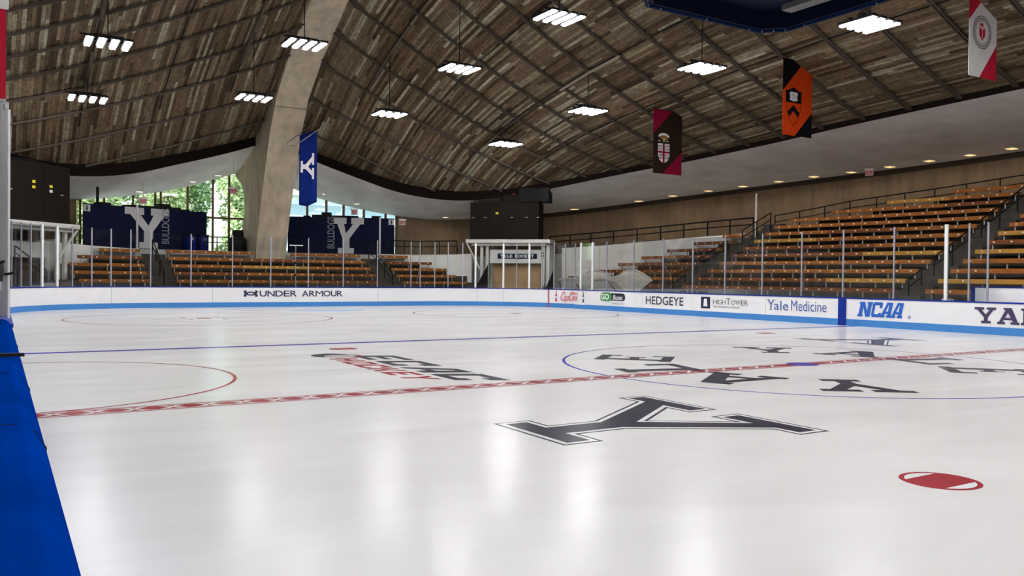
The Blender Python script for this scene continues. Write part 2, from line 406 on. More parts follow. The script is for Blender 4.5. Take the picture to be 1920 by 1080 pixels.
BK = {'E': [rect(0, 0, .3, 1), rect(.2, 0, .95, .22), rect(.2, .78, 1, 1), rect(.2, .40, .85, .60)],
      'C': [rect(0, .08, .3, .92), rect(.06, 0, .95, .22), rect(.06, .78, 1, 1), rect(.72, .62, 1, .9), rect(.7, .1, .96, .34)],
      'A': [[(0, 0), (.3, 0), (.62, 1), (.36, 1)], rect(.68, 0, 1, 1), rect(.36, .8, 1, 1), rect(.2, .22, .8, .42)],
      'H': [rect(0, 0, .3, 1), rect(.7, 0, 1, 1), rect(.2, .4, .8, .62)], 'O': [rect(0, .06, .28, .94), rect(.72, .06, 1, .94), rect(.06, 0, .94, .22), rect(.06, .78, .94, 1)],
      'K': [rect(0, 0, .3, 1), [(.28, .4), (.5, .4), (1, 1), (.68, 1)], [(.36, .55), (.58, .62), (1, 0), (.68, 0)]],
      'Y': [[(.35, 0), (.65, 0), (.65, .5), (1, 1), (.7, 1), (.5, .7), (.3, 1), (0, 1), (.35, .5)]]}
def block(mb, s, fr, x, w, gap, h, lift=.002, shear=0.0):
    for ch in s:
        for i, p in enumerate(BK[ch]): mb.poly([(x + a * w + shear * b * h, b * h) for a, b in p], fr, lift + i * .00035)
        x += w + gap

def glyph(mb, ch, fr, x, y, w, h, lift=0.002, shear=0.0):
    for i, p in enumerate(GL[ch]):
        mb.poly([(x + a * w + shear * b * h, y + b * h) for a, b in p], fr, lift + i * .00035)

def inset(poly, d):
    """offset a simple polygon inwards by d (miter)"""
    A = sum(poly[i][0] * poly[(i + 1) % len(poly)][1] - poly[(i + 1) % len(poly)][0] * poly[i][1] for i in range(len(poly)))
    sg = 1 if A > 0 else -1; out = []; n = len(poly)
    for i in range(n):
        p0, p1, p2 = V(poly[i - 1]), V(poly[i]), V(poly[(i + 1) % n])
        d1 = (p1 - p0).normalized(); d2 = (p2 - p1).normalized()
        n1 = V((-d1[1], d1[0])) * sg; n2 = V((-d2[1], d2[0])) * sg
        k = n1 + n2; k = k / max(0.25, k.length_squared / 2) if k.length > 1e-6 else n1
        out.append((p1[0] + k[0] * d, p1[1] + k[1] * d))
    return out

def stroke(mb, pts, w, fr, lift=0.004):
    for i in range(len(pts) - 1):
        a, b = V(pts[i]), V(pts[i + 1]); d = b - a
        if d.length < 1e-6: continue
        d.normalize(); n = V((-d[1], d[0])) * w / 2; e = d * w * 0.25; a = a - e; b = b + e
        mb.poly([a - n, b - n, b + n, a + n], fr, lift + (i % 4) * .0004)

def arc(cx, cy, rx, ry, a0, a1, n=16):
    return [(cx + rx * math.cos(math.radians(a0 + (a1 - a0) * k / n)), cy + ry * math.sin(math.radians(a0 + (a1 - a0) * k / n))) for k in range(n + 1)]

def ring(mb, c, r, w, fr, a0=0, a1=360, n=96, lift=0.002):
    for k in range(n):
        a = math.radians(a0 + (a1 - a0) * k / n); b = math.radians(a0 + (a1 - a0) * (k + 1) / n)
        mb.poly([(c[0] + (r - w / 2) * math.cos(a), c[1] + (r - w / 2) * math.sin(a)), (c[0] + (r + w / 2) * math.cos(a), c[1] + (r + w / 2) * math.sin(a)),
                 (c[0] + (r + w / 2) * math.cos(b), c[1] + (r + w / 2) * math.sin(b)), (c[0] + (r - w / 2) * math.cos(b), c[1] + (r - w / 2) * math.sin(b))], fr, lift)

def interp(tab, x):
    for (a, fa), (b, fb) in zip(tab, tab[1:]):
        if x <= b: return fa + (fb - fa) * (x - a) / (b - a) if x > a else fa
    return tab[-1][1]
def catmull(pts, sub):
    out = []; n = len(pts)
    for i in range(n - 1):
        p0, p1, p2, p3 = (V(pts[max(i - 1, 0)]), V(pts[i]), V(pts[i + 1]), V(pts[min(i + 2, n - 1)]))
        for k in range(sub):
            t = k / sub
            out.append(0.5 * ((2 * p1) + (p2 - p0) * t + (2 * p0 - 5 * p1 + 4 * p2 - p3) * t * t + (3 * p1 - p0 - 3 * p2 + p3) * t ** 3))
    out.append(V(pts[-1])); return out

NTH = ['', 'first', 'second', 'third', 'fourth', 'fifth', 'sixth', 'seventh', 'eighth', 'ninth', 'tenth', 'eleventh', 'twelfth', 'thirteenth']
# ------------------------------------------------------------------ shell of the hall
E_PTS = [(18.4, 0, 8.75), (18.38, 5.44, 8.64), (18.39, 12.5, 8.39), (18.32, 16.8, 8.15), (17.95, 22.2, 7.86), (17.02, 26.8, 7.55), (15.19, 30.6, 7.0),
         (13.43, 32.6, 6.54), (11.05, 34.3, 6.28), (9.0, 35.3, 6.4), (7.1, 35.9, 6.76), (5.2, 36.35, 7.36), (3.4, 36.6, 7.94), (2.0, 36.75, 8.42), (.84, 36.8, 8.86)]
W_PTS = [(27, 0, 7.85), (27, 5, 7.76), (26.95, 12, 7.6), (26.85, 16, 7.5), (26.3, 22.5, 7.34), (24.9, 28.5, 7.02), (21.5, 34, 6.40),
         (18, 36.9, 5.9), (13.7, 39.1, 5.5), (10.9, 40, 5.46), (8.2, 40.7, 5.75), (5.6, 41.15, 6.22), (3.5, 41.4, 6.78), (2.2, 41.45, 7.25), (.84, 41.5, 7.72)]
E_L = catmull(E_PTS, 5); W_L = catmull(W_PTS, 5)
Z_ROOF = [(0, 18.6), (10, 18.0), (15, 17.5), (20.4, 16.5), (24.6, 15.3), (26.7, 14.55), (28.8, 13.55), (30.9, 12.55), (33, 11.2), (35, 10.1), (36.0, 9.6), (36.8, 9.35)]
SAG = [(0, .95), (20.4, .85), (26.7, .7), (30.9, .35), (34, .12), (37, 0)]
FASC = [(0, .22), (24, .25), (30, .35), (33, .5), (36, .6), (36.8, .5)]
def edge_at(y):
    y = abs(y)
    for a, b in zip(E_L, E_L[1:]):
        if a[1] <= y <= b[1]:
            t = (y - a[1]) / max(1e-6, b[1] - a[1]); return a + (b - a) * t
    return E_L[-1]
def roof_z(x, y):
    e = edge_at(y); ay = abs(y); u = max(0, min(1, (abs(x) - .8) / max(.01, e[0] - .8)))
    za = interp(Z_ROOF, ay); ze = e[2] + interp(FASC, ay)
    return za * (1 - u) + ze * u - interp(SAG, ay) * 4 * u * (1 - u)
def roof_line(sx, y, n=12, drop=0.0):
    e = edge_at(y)
    return [(sx * (.8 + (e[0] - .8) * k / n), y, roof_z(.8 + (e[0] - .8) * k / n, y) - drop) for k in range(n + 1)]
ys = sorted(set([round(p[1], 3) for p in E_L] + [p * .5 for p in range(0, 73)]))
ys = [-y for y in reversed(ys) if y > 0] + ys
for side, sx in (('right', 1), ('left', -1)):
    mb = MB(); mb.grid([roof_line(sx, y) for y in ys])
    ce = struct('ceiling_' + side, mb, M['deck'], f'weathered plank roof deck sweeping down on the {side} of the concrete arch', 'ceiling', smooth=True)
    k = -35.1 + .0
    yy = 20.4 - 2.1 * 26
    while yy < 36.2:
        if abs(yy) < 36.2:
            mb = MB(); pl = roof_line(sx, yy, 14, .11)
            for dy in (-.055, .055):
                for a, b in zip(pl, pl[1:]):
                    mb.beam((a[0], yy + dy, a[2]), (b[0], yy + dy, b[2]), .055, .09)
            # forked end at the arch
            a = pl[0]; b = pl[1]; f = .75
            mid = V(a) + (V(b) - V(a)) * f
            for dy in (-.42, .42):
                mb.beam((a[0], yy + dy, a[2] + .05), mid, .06, .08)
            obj('roof_rib', mb, M['rib'], ce)
        yy += 2.1
    for x in (3.3, 10.0, 6.6, 13.2):
        mb = MB(); mb.tube([(sx * x, y * .5, roof_z(x, y * .5) - .10) for y in range(-62, 65 if x < 12 else 60)], .03, 5)
        obj('conduit', mb, M['dark'], ce)
    # dark fascia between the deck edge and the plaster soffit
    mb = MB()
    for sy in (1, -1):
        mb.grid([[(sx * p[0], sy * p[1], p[2] - .02), (sx * p[0], sy * p[1], p[2] + interp(FASC, p[1]) + .12)] for p in E_L])
    struct('trim_roof_edge_' + side, mb, M['fascia'], f'dark band along the {side} edge of the plank roof', 'trim')
    mb = MB()
    for sy in (1, -1):
        rows = []
        for e, w in zip(E_L, W_L):
            r = []
            for k in range(9):
                t = k / 8; p = e + (w - e) * t; bul = math.sin(PI * t) * .12
                r.append((sx * p[0], sy * p[1], p[2] - bul))
            rows.append(r)
        mb.grid(rows)
    struct('soffit_' + side, mb, M['soffit'], f'white plaster soffit curving under the {side} roof edge', 'ceiling', smooth=True)
    # outer concrete wall up to the glazed entrance
    mb = MB(); wl = [p for p in W_L if p[0] >= 9.2]
    for sy in (1, -1):
        mb.grid([[(sx * p[0], sy * p[1], 0), (sx * p[0], sy * p[1], p[2] + .1)] for p in wl])
    wo = struct('wall_' + side, mb, M['wall'], f'board-marked brown concrete wall behind the {side} stand', 'wall')
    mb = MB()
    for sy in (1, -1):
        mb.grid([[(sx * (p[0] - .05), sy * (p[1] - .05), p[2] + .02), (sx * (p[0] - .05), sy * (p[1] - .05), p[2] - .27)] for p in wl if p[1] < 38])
    obj('shadow_gap_strip', mb, M['gap_shade'], wo)  # dark strip added in place of the shadow gap under the soffit
    # glazed entrance front
    g = [p for p in W_L if p[0] <= 9.45] + [V((0, 41.5, 7.8))]
    if sx == 1:
        mb = MB(); mb.grid([[(sx2 * p[0], -p[1], 0), (sx2 * p[0], -p[1], p[2] + .1)] for sx2, pts in ((-1, g), (1, list(reversed(g)))) for p in pts])
        struct('wall_back', mb, M['wall'], 'concrete wall closing the end of the hall behind the camera', 'wall')

def soffit_pt(x=None, y=None, f=.9):
    best = None
    for e, w in zip(E_L, W_L):
        p = e + (w - e) * f; p[2] -= math.sin(PI * f) * .12
        d = abs(p[0] - x) if x is not None else abs(p[1] - y)
        if best is None or d < best[0]: best = (d, p)
    return best[1]
def soffit_z(x, y):
    best = None
    for e, w in zip(E_L, W_L):
        for k in range(9):
            p = e + (w - e) * (k / 8); d = (p[0] - abs(x)) ** 2 + (p[1] - abs(y)) ** 2
            if best is None or d < best[0]: best = (d, p[2] - math.sin(PI * k / 8) * .12)
    return best[1]
def wall_top(x):
    for a, b in zip(W_L, W_L[1:]):
        if b[0] <= x <= a[0]:
            t = (a[0] - x) / max(1e-6, a[0] - b[0]); return a + (b - a) * t
    return V((x, 41.5, 7.75))

# the concrete arch
inner = [(36.9, 0), (36.55, 3), (35.85, 5.05), (34.55, 7.9), (33.9, 9.2), (32.7, 10.9), (30.5, 12.55), (27, 14.40), (24, 15.25), (20, 16.3), (15, 17.2), (8, 17.9), (0, 18.2)]
outer = [(40.6, 0), (40.2, 3.3), (39.9, 4), (39.15, 5.35), (39.3, 6.2), (39.9, 6.95), (41.3, 7.55), (44, 8.6), (48, 9.8), (52, 10.8), (52, 12), (44, 12.3), (39, 13.2), (33, 16), (27, 18), (20, 19.6), (8, 21), (0, 21.3)]
# as convex-ish quads: pair the inner and outer curves
def resample(pts, n):
    L = [0]
    for a, b in zip(pts, pts[1:]): L.append(L[-1] + math.hypot(b[0] - a[0], b[1] - a[1]))
    out = []
    for k in range(n + 1):
        s = L[-1] * k / n
        for i in range(len(pts) - 1):
            if L[i] <= s <= L[i + 1] + 1e-9:
                t = (s - L[i]) / (L[i + 1] - L[i]); out.append((pts[i][0] + (pts[i + 1][0] - pts[i][0]) * t, pts[i][1] + (pts[i + 1][1] - pts[i][1]) * t)); break
    return out
mb = MB()
prof = [(y, z) for y, z in inner] + [(y, z) for y, z in reversed(outer)]
full = [(y, z) for y, z in inner] + [(-y, z) for y, z in reversed(inner[:-1])] + [(-y, z) for y, z in outer] + [(y, z) for y, z in reversed(outer[:-1])]
mb.prism(full, ((.84, 0, 0), (0, 1, 0), (0, 0, 1)), 1.68)
ar = struct('arch', mb, M['arch'], 'tall board-marked concrete arch rising from between the end stands', 'arch')
mb = MB()   # pour joints across the soffit of the arch
for y, z, dy, dz in ((33.05, 10.42, -.5, .8), (35.75, 5.35, -.14, 1), (31.4, 11.93, -.8, .6)):
    n = V((0, -dz, dy)).normalized() * .004
    mb.box((0, y + n[1], z + n[2]), (1.69, .03, .03))
obj('pour_joint', mb, M['step'], ar)

# concrete floor, concourse and ramps
mb = MB(); mb.box((0, 0, -.12), (64, 104, .2)); struct('floor', mb, M['floor'], 'concrete arena floor', 'floor')
mb = MB()
P = [(-13.5, 33.4), (-12.2, 36.5), (-6.9, 36.85), (6.9, 36.85), (12.2, 36.5), (13.5, 33.4)]
back = [(p[0], p[1]) for p in W_L if p[0] <= 21]
poly = P + [(x, y) for x, y in back] + [(-x, y) for x, y in reversed(back)]
mb.prism(poly, ((0, 0, 2.9), (1, 0, 0), (0, 1, 0)), 2.88)
struct('floor_concourse', mb, M['floor'], 'raised concrete concourse behind the end stands', 'floor')
for side, sx in (('right', 1), ('left', -1)):
    mb = MB()
    inn = [(14.0, 35.0, 2.95), (16.2, 31.2, 3.1), (17.15, 28.0, 3.35), (19.4, 24.7, 3.65), (21.2, 21.2, 3.9), (24.5, 20.4, 4.15), (25.2, 17.5, 4.75), (25.5, 9, 5.4), (25.5, 0, 5.9)]
    out = [(18.0, 36.9), (20.5, 34.9), (23.2, 31.2), (25.2, 27.4), (25.9, 24.3), (26.2, 22.9), (26.75, 17.5), (27.0, 9), (27.0, 0)]
    mb.grid([[(sx * a[0], a[1], a[2]), (sx * b[0], b[1], a[2])] for a, b in zip(inn, out)])
    mb.grid([[(sx * a[0], a[1], a[2]), (sx * a[0], a[1], 0)] for a in inn])
    struct('floor_ramp_' + side, mb, M['floor'], f'sloping concrete walkway along the {side} wall', 'floor')
# cream parapets in the four corners of the stands
def parapet(name, pts, label):
    mb = MB()
    for a, b in zip(pts, pts[1:]):
        d = V((b[0] - a[0], b[1] - a[1])).normalized(); n = V((-d[1], d[0])) * .1
        q = [(a[0] - n[0], a[1] - n[1]), (b[0] - n[0], b[1] - n[1]), (b[0] + n[0], b[1] + n[1]), (a[0] + n[0], a[1] + n[1])]
        mb.hexa([(*q[0], 0), (*q[1], 0), (*q[2], 0), (*q[3], 0), (*q[0], a[2]), (*q[1], b[2]), (*q[2], b[2]), (*q[3], a[2])])
    struct(name, mb, M['parapet'], label, 'wall')
parapet('wall_parapet_side', [(15.85, 30.6, 3.41), (16.65, 28.0, 3.5), (18.2, 25.75, 3.72), (19.83, 23.4, 3.94), (20.62, 21.95, 4.04), (20.78, 20.7, 4.1)], 'cream parapet wall climbing behind the corner benches on the right')
parapet('wall_parapet_far', [(6.75, 37.0, 2.95), (9.0, 36.75, 2.95), (11.0, 35.4, 3.0), (11.8, 34.6, 3.05)], 'cream parapet wall right of the arch between stand and portal')
parapet('wall_parapet_near', [(-6.85, 37.0, 2.9), (-9.0, 36.85, 3.0), (-11.4, 35.9, 3.15), (-12.6, 34.6, 3.2)], 'cream parapet wall behind the small stand on the left')

# ------------------------------------------------------------------ glazed entrance fronts
def entrance(name, sx, xs, label):
    w = bpy.data.objects.new(name, None); COL.objects.link(w); w.location = (sx * 5, 41.2, 2.9); tag(w, label, 'window', None, 'structure')
    for i, x in enumerate(xs):
        t = wall_top(max(x, .84)); mb = MB(); mb.box((sx * x, t[1] - .02, (2.9 + t[2]) / 2), (.11, .16, t[2] - 2.9 + .1)); obj('mullion', mb, M['mullion'], w)
    xs2 = [0.0] + list(xs) + [9.5]
    for a, b in zip(xs2, xs2[1:]):
        ta, tb = wall_top(max(a, .84)), wall_top(max(b, .84)); mb = MB()
        mb.hexa([(sx * a, ta[1], 2.9), (sx * b, tb[1], 2.9), (sx * b, tb[1] + .02, 2.9), (sx * a, ta[1] + .02, 2.9),
                 (sx * a, ta[1], ta[2]), (sx * b, tb[1], tb[2]), (sx * b, tb[1] + .02, tb[2]), (sx * a, ta[1] + .02, ta[2])])
        obj('pane', mb, M['win_glass'], w)
    pts = [(sx * x, wall_top(max(x, .84))[1] - .02, 5.0) for x in [0.0, 1, 2, 3, 4, 5]]
    mb = MB()
    for a, b in zip(pts, pts[1:]): mb.beam(a, b, .1, .12)
    obj('transom', mb, M['mullion'], w)
    return w
entrance('window_1', -1, [1.2, 2.15, 3.6, 5.1, 5.4, 6.6, 8.1, 9.3], 'glazed entrance front with dark mullions left of the arch, trees outside')
entrance('window_2', 1, [1.25, 3.6, 4.8, 5.9, 7.2, 8.6, 9.3], 'glazed entrance front with dark mullions right of the arch, pale building outside')

# ------------------------------------------------------------------ outdoors
mb = MB(); mb.box((0, 140, -.5), (260, 190, .6)); struct('ground_lawn', mb, M['lawn'], 'green lawn outside the entrance', 'ground')
def make_tree(name, loc, h, r, m, label, seed, group='trees outside the entrance'):
    rnd = random.Random(seed); t = thing(name, label, 'tree', loc, group)
    mb = MB(); mb.tube([(loc[0], loc[1], loc[2]), (loc[0] + .2, loc[1], loc[2] + h * .35), (loc[0] - .1, loc[1] + .1, loc[2] + h * .7)], .22, 8); obj('trunk', mb, M['bark'], t)
    mb = MB(); blobs = []
    for _ in range(40):
        a = rnd.random() * 2 * PI; q = r * .52 * math.sqrt(rnd.random()); blobs.append((q * math.cos(a), q * math.sin(a), h * .08 + rnd.random() * h * .84, r * (.28 + .12 * rnd.random())))
    for _ in range(10500):
        bx, by, bz, br = rnd.choice(blobs); d = V((rnd.gauss(0, 1), rnd.gauss(0, 1), rnd.gauss(0, 1))).normalized() * br * (.75 + .3 * rnd.random())
        c = V((loc[0] + bx, loc[1] + by, loc[2] + bz)) + d; s = (.10 + .12 * rnd.random()) * r / 2.8
        a = V((rnd.gauss(0, 1), rnd.gauss(0, 1), rnd.gauss(0, .6))).normalized(); b = a.cross(V((rnd.gauss(0, 1), rnd.gauss(0, 1), rnd.gauss(0, 1)))).normalized()
        mb.add([c - a * s, c - b * s * .6, c + a * s, c + b * s * .6], [(0, 1, 2, 3)])
    obj('crown', mb, m, t); return t
TR = [(-13.6, 54, 0, 9, 2.7, 'leaf_a', 'leafy tree seen through the far left panes, behind the navy booth'), (-8.0, 54.3, 0, 10, 2.75, 'leaf_b', 'yellow-green tree above the big white letter of the left booth'),
      (-2.6, 54, 0, 11, 2.55, 'leaf_b', 'bright yellow-green tree filling the tall panes left of the middle mullion'), (2.55, 54, 0, 11, 2.5, 'leaf_b', 'bright yellow-green tree in the tall pane beside the arch foot'),
      (-11.2, 60.6, 0, 12, 2.9, 'leaf_a', 'broad leafy tree between two nearer trees at the left booth'), (-5.4, 60.5, 0, 13, 2.85, 'leaf_a', 'broad leafy tree above the right end of the left booth'),
      (.1, 60.3, 0, 13, 2.6, 'leaf_a', 'leafy tree filling the gap between the two bright trees by the arch'), (-16.8, 69, 0, 14, 4.0, 'leaf_b', 'far yellow-green tree outside at the left corner'),
      (-8.2, 69.5, 0, 16, 4.2, 'leaf_a', 'tall far tree behind the other trees outside'), (-.9, 69, 0, 16, 3.9, 'leaf_b', 'far tree behind the trees beside the arch')]
for i, (x, y, z, h, r, m, lab) in enumerate(TR): make_tree('leafy_tree', (x, y, z - .2), h, r, M[m], lab, i + 3)
b = thing('pale_building', 'pale blue-white building with glazed bands outside right of the arch', 'building', (19, 71, -.2))
mb = MB(); mb.box((19, 71, 6.8), (22, 8, 14)); obj('wall', mb, M['facade'], b)
for z in (2.6, 5.2, 7.8, 10.4):
    mb = MB()
    mb.box((19, 66.95, z), (21.4, .14, 1.0)); obj('window', mb, M['facade_glass'], b)
for z in (4.0, 6.6, 9.2):
    mb = MB(); mb.box((19, 66.6, z), (22, .9, .22)); obj('balcony_rail', mb, M['alu_white'], b)

# ------------------------------------------------------------------ ice and its markings
HW, YE, RC = 12.96, 31.6, 6.1
def corner(cx, cy, a0, a1, n=16): return [(cx + RC * math.cos(math.radians(a0 + (a1 - a0) * k / n)), cy + RC * math.sin(math.radians(a0 + (a1 - a0) * k / n))) for k in range(n + 1)]
PERIM = [(HW, -14.0), (HW, -4), (HW, 3), (HW, 8.69), (HW, 9.0), (HW, 16), (HW, 25.5)][:0]
perim_pts = [(HW, -14.0)] + [(HW, -14 + k) for k in range(1, 39)] + corner(6.86, 25.5, 0, 90)[0:] + [(6.86 - k * .86, YE) for k in range(1, 16)] + corner(-6.9, 25.5, 90, 180) + [(-13.0, 25.5 - k) for k in range(1, 26)] + [(-13.0, -.05)]
mb = MB(); mb.prism([(x, y) for x, y in perim_pts] + [(-13.0, -14)], ((0, 0, 0), (1, 0, 0), (0, 1, 0)), .02)
ICE = struct('ice_sheet', mb, M['ice'], 'white ice sheet of the rink', 'ice')
IF = ((0, 0, 0), (1, 0, 0), (0, 1, 0))          # plan frame
IY = ((0, 0, 0), (0, -1, 0), (1, 0, 0))         # lettering read along -y with its top towards +x
def mark(name, mb, m, label=None): return obj(name, mb, M[m], ICE, label=label)
mb = MB(); mb.poly(rect(-12.97, -.21, 12.93, .21), IF, .0010); mark('centre_line', mb, 'ice_red', 'wide red line with a white chequer through it')
mb = MB(); y = -12.6
while y < 12.7:
    if abs(y) > .5:
        for g in (-1, 1):
            mb.poly([(y - .15, g * .10), (y - .05, g * .10), (y + .02, 0), (y - .02, 0)], IF, .0018)
            mb.poly([(y + .05, g * .10), (y + .15, g * .10), (y + .02, 0), (y - .02, 0)], IF, .0021)
    y += .42
for s in (-1, 1): mb.poly(rect(-12.9, s * .15 - .014, 12.9, s * .15 + .014), IF, .0018)
mark('line_chequer', mb, 'ice_white')
mb = MB(); ring(mb, (0, 0), .28, .0, IF); mb = MB(); mb.poly([(.3 * math.cos(2 * PI * k / 28), .3 * math.sin(2 * PI * k / 28)) for k in range(28)], IF, .0026); mark('centre_spot', mb, 'ice_blue')
mb = MB(); mb.poly(rect(-12.97, 8.16, 12.93, 8.46), IF, .001); mark('blue_line', mb, 'ice_blue')
mb = MB(); mb.poly(rect(-11.7, 27.27, 11.9, 27.33), IF, .001); mark('goal_line', mb, 'ice_red')
mb = MB(); ring(mb, (0, 0), 4.57, .055, IF, lift=.0012); mark('centre_circle', mb, 'ice_blue')
for cx in (-6.7, 6.7):
    mb = MB(); ring(mb, (cx, 21.18), 4.57, .055, IF); mark('face_off_circle', mb, 'ice_red')
    mb = MB(); mb.poly([(cx + .3 * math.cos(2 * PI * k / 28), 21.18 + .3 * math.sin(2 * PI * k / 28)) for k in range(28)], IF, .001)
    for sx in (-1, 1):
        for sy in (-1, 1):
            mb.poly(rect(cx + sx * .6, 21.18 + sy * .25 - .025, cx + sx * 1.8, 21.18 + sy * .25 + .025), IF, .001)
            mb.poly(rect(cx + sx * .6 - .025, 21.18 + sy * .25, cx + sx * .6 + .025, 21.18 + sy * 1.15), IF, .001)
    mark('face_off_spot', mb, 'ice_red')
mb = MB(); ring(mb, (-13.0, 3.25), 3.08, .055, IF, -89.5, 89.5, 64); mark('referee_crease', mb, 'ice_red')
mb = MB(); mb.poly([(1.83 * math.cos(PI + PI * k / 30), 27.27 + 1.83 * math.sin(PI + PI * k / 30)) for k in range(31)], IF, .001); mark('goal_crease', mb, 'ice_lblue')
for cx, cy in ((-6.68, 6.83), (6.7, 6.83), (-6.68, -6.81), (6.7, -6.81)):
    r = .305; mb = MB(); a0 = 40
    mb.poly(arc(cx, cy, r, r, 0, 360, 48)[:-1], IF, .001); o = mark('face_off_spot', mb, 'ice_red')
    mb = MB()
    for s in (0, 180):
        mb.poly(arc(cx, cy, r * .86, r * .86, 90 + s - 50, 90 + s + 50, 20), IF, .002)
    mark('spot_chord', mb, 'ice_white')
# big outlined letter, and its twin turned about the centre
def big_y(rot, name):
    s = -1 if rot else 1
    fr = ((s * -8.53, s * -1.92, 0), (0, -s, 0), (s, 0, 0)); P = [(a * 3.0, b * 2.94) for a, b in GL['Y'][0]]
    mb = MB(); mb.poly(P, fr, .0010); mark('outlined_letter', mb, 'ice_navy')
    mb = MB(); mb.poly(inset(P, .035), fr, .0018); mark('letter_outline', mb, 'ice_white')
    mb = MB(); mb.poly(inset(P, .095), fr, .0026); mark('letter_fill', mb, 'ice_navy')
big_y(False, 'a'); big_y(True, 'b')
# the word set twice round the centre circle
for off in (0, 180):
    mb = MB()
    for ch, ang, w in (('Y', 233, 1.35), ('A', 199.5, 1.35), ('L', 166, 1.2), ('E', 132.5, 1.12)):
        a = math.radians(ang + off); up = V((math.cos(a), math.sin(a), 0)); u = V((math.sin(a), -math.cos(a), 0))
        c = up * 2.45 - u * (w / 2)
        glyph(mb, ch, ((c[0], c[1], 0), tuple(u), tuple(up)), 0, 0, w, 1.5, .0022)
    mark('circle_lettering', mb, 'ice_navy')
# conference logo
fr = ((-7.1, 5.25, 0), (0, -1, 0), (1, 0, 0))
mb = MB(); block(mb, 'ECAC', fr, 0, .98, .20, .78, .0012, .45); mark('lettering', mb, 'ice_navy')
mb = MB(); block(mb, 'HOCKEY', ((-7.72, 4.82, 0), (0, -1, 0), (1, 0, 0)), 0, .52, .11, .50, .0012, .40); mark('lettering', mb, 'ice_red')
mb = MB(); mb.poly(arc(-7.45, 5.45, .38, .42, 0, 360, 32)[:-1], IF, .001); mark('puck_mark', mb, 'ice_navy')
mb = MB(); mb.poly(arc(-7.36, 5.2, .3, .32, 0, 360, 32)[:-1], IF, .0016); mark('puck_mark', mb, 'ice_grey')
mb = MB(); ring(mb, (-7.36, 5.2), .42, .07, IF, -120, 40, 24, .002); mark('puck_mark', mb, 'ice_red')

# ------------------------------------------------------------------ rink boards
def sub(a, b): return perim_pts[a:b]
def path_between(y_from=None, pts=None): return pts
def boards(name, path, label, joints=()):
    t = thing(name, label, 'rink board', (path[0][0], path[0][1], 0))
    mb = MB(); mb.sweep(path, [(0, .24), (.09, .24), (.09, .965), (0, .965)]); obj('panel', mb, M['board'], t)
    mb = MB(); mb.sweep(path, [(-.012, 0), (.09, 0), (.09, .24), (-.012, .24)]); obj('kick_strip', mb, M['kick'], t)
    mb = MB(); mb.sweep(path, [(-.015, .965), (.13, .965), (.13, 1.01), (-.015, 1.01)]); obj('cap_rail', mb, M['cap'], t)
    return t
side_a = [(HW, 9.0 + k * .5) for k in range(0, 33)] + [(HW, 25.5)] + corner(6.86, 25.5, 3, 17.5, 5)
cend = side_a[-1]
endp = corner(6.86, 25.5, 17.78, 18, 1)[:1] + corner(6.86, 25.5, 21, 90, 16) + [(6.86 - k * .86, YE) for k in range(1, 16)] + corner(-6.9, 25.5, 90, 180)
side_b = [(HW, -6.0), (HW, 0), (HW, 4), (HW, 8.685)]
nearp = [(-13.0, 25.45 - k * 1.5) for k in range(0, 17)] + [(-13.0, .42)]
B1 = boards('rink_board', side_a, 'long white rink board left of the blue upright, carrying five sponsor names')
B2 = boards('rink_board', side_b, 'white rink board right of the blue upright with big blue slanted lettering')
B3 = boards('rink_board', endp, 'white rink board curving round the far end in front of the end stands')
B4 = boards('rink_board', nearp, 'rink board running away along the left edge beyond the glass post')
mb = MB(); mb.box((HW + .02, 8.843, .504), (.13, .308, 1.008)); obj('upright', mb, M['cap'], B2, label='royal blue upright')
mb = MB(); c = corner(6.86, 25.5, 18.05, 19, 1)[0]; d = V((c[0] - 6.86, c[1] - 25.5)).normalized(); mb.box((c[0] - d[0] * .008, c[1] - d[1] * .008, .49), (.02, .06, .97), math.atan2(d[1], d[0])); obj('goal_line_stripe', mb, M['red_ink'], B3)
c = corner(-6.9, 25.5, 163, 164, 1)[0]; d = V((c[0] + 6.9, c[1] - 25.5)).normalized(); mb = MB(); mb.box((c[0] - d[0] * .008, c[1] - d[1] * .008, .49), (.02, .05, .97), math.atan2(d[1], d[0])); obj('goal_line_stripe', mb, M['red_ink'], B3)
for px, py, rz in ((10.04, 30.7, math.radians(57)), (11.19, 29.75, math.radians(45)), (-4.2, 31.595, PI / 2), (4.4, 31.595, PI / 2), (-8.7, 31.3, math.radians(108))):
    mb = MB(); mb.box((px, py, .6), (.012, .012, .72), rz); obj('panel_joint', mb, M['leg'], B3)
for y in (12.4, 19.9, 22.7, 16.6):
    mb = MB(); mb.box((HW - .001, y, .6), (.006, .008, .72)); obj('panel_joint', mb, M['leg'], B1)
# adverts on the far side board (read along -y) 
def FS(y, z, dx=.006): return ((HW - dx, y, z), (0, -1, 0), (0, 0, 1))
def ad(parent, name, mb, m): return obj(name, mb, M[m], parent)
bottle = [(.35, 0), (.65, 0), (.68, .06), (.6, .3), (.7, .5), (.66, .62), (.58, .72), (.57, .95), (.6, 1), (.4, 1), (.43, .95), (.42, .72), (.34, .62), (.3, .5), (.4, .3), (.32, .06)]
def adbottle(y, m):
    f = FS(y + .17, .34); mb = MB(); mb.poly([(a * .42, b * .56) for a, b in bottle], f, .002); o = ad(B1, 'bottle_mark', mb, m)
    mb = MB(); mb.poly(rect(.145, .21, .275, .30), f, .004); ad(B1, 'bottle_label', mb, 'white_ink')
adbottle(27.24 - .05 if False else 25.0, 'red_ink') if False else None
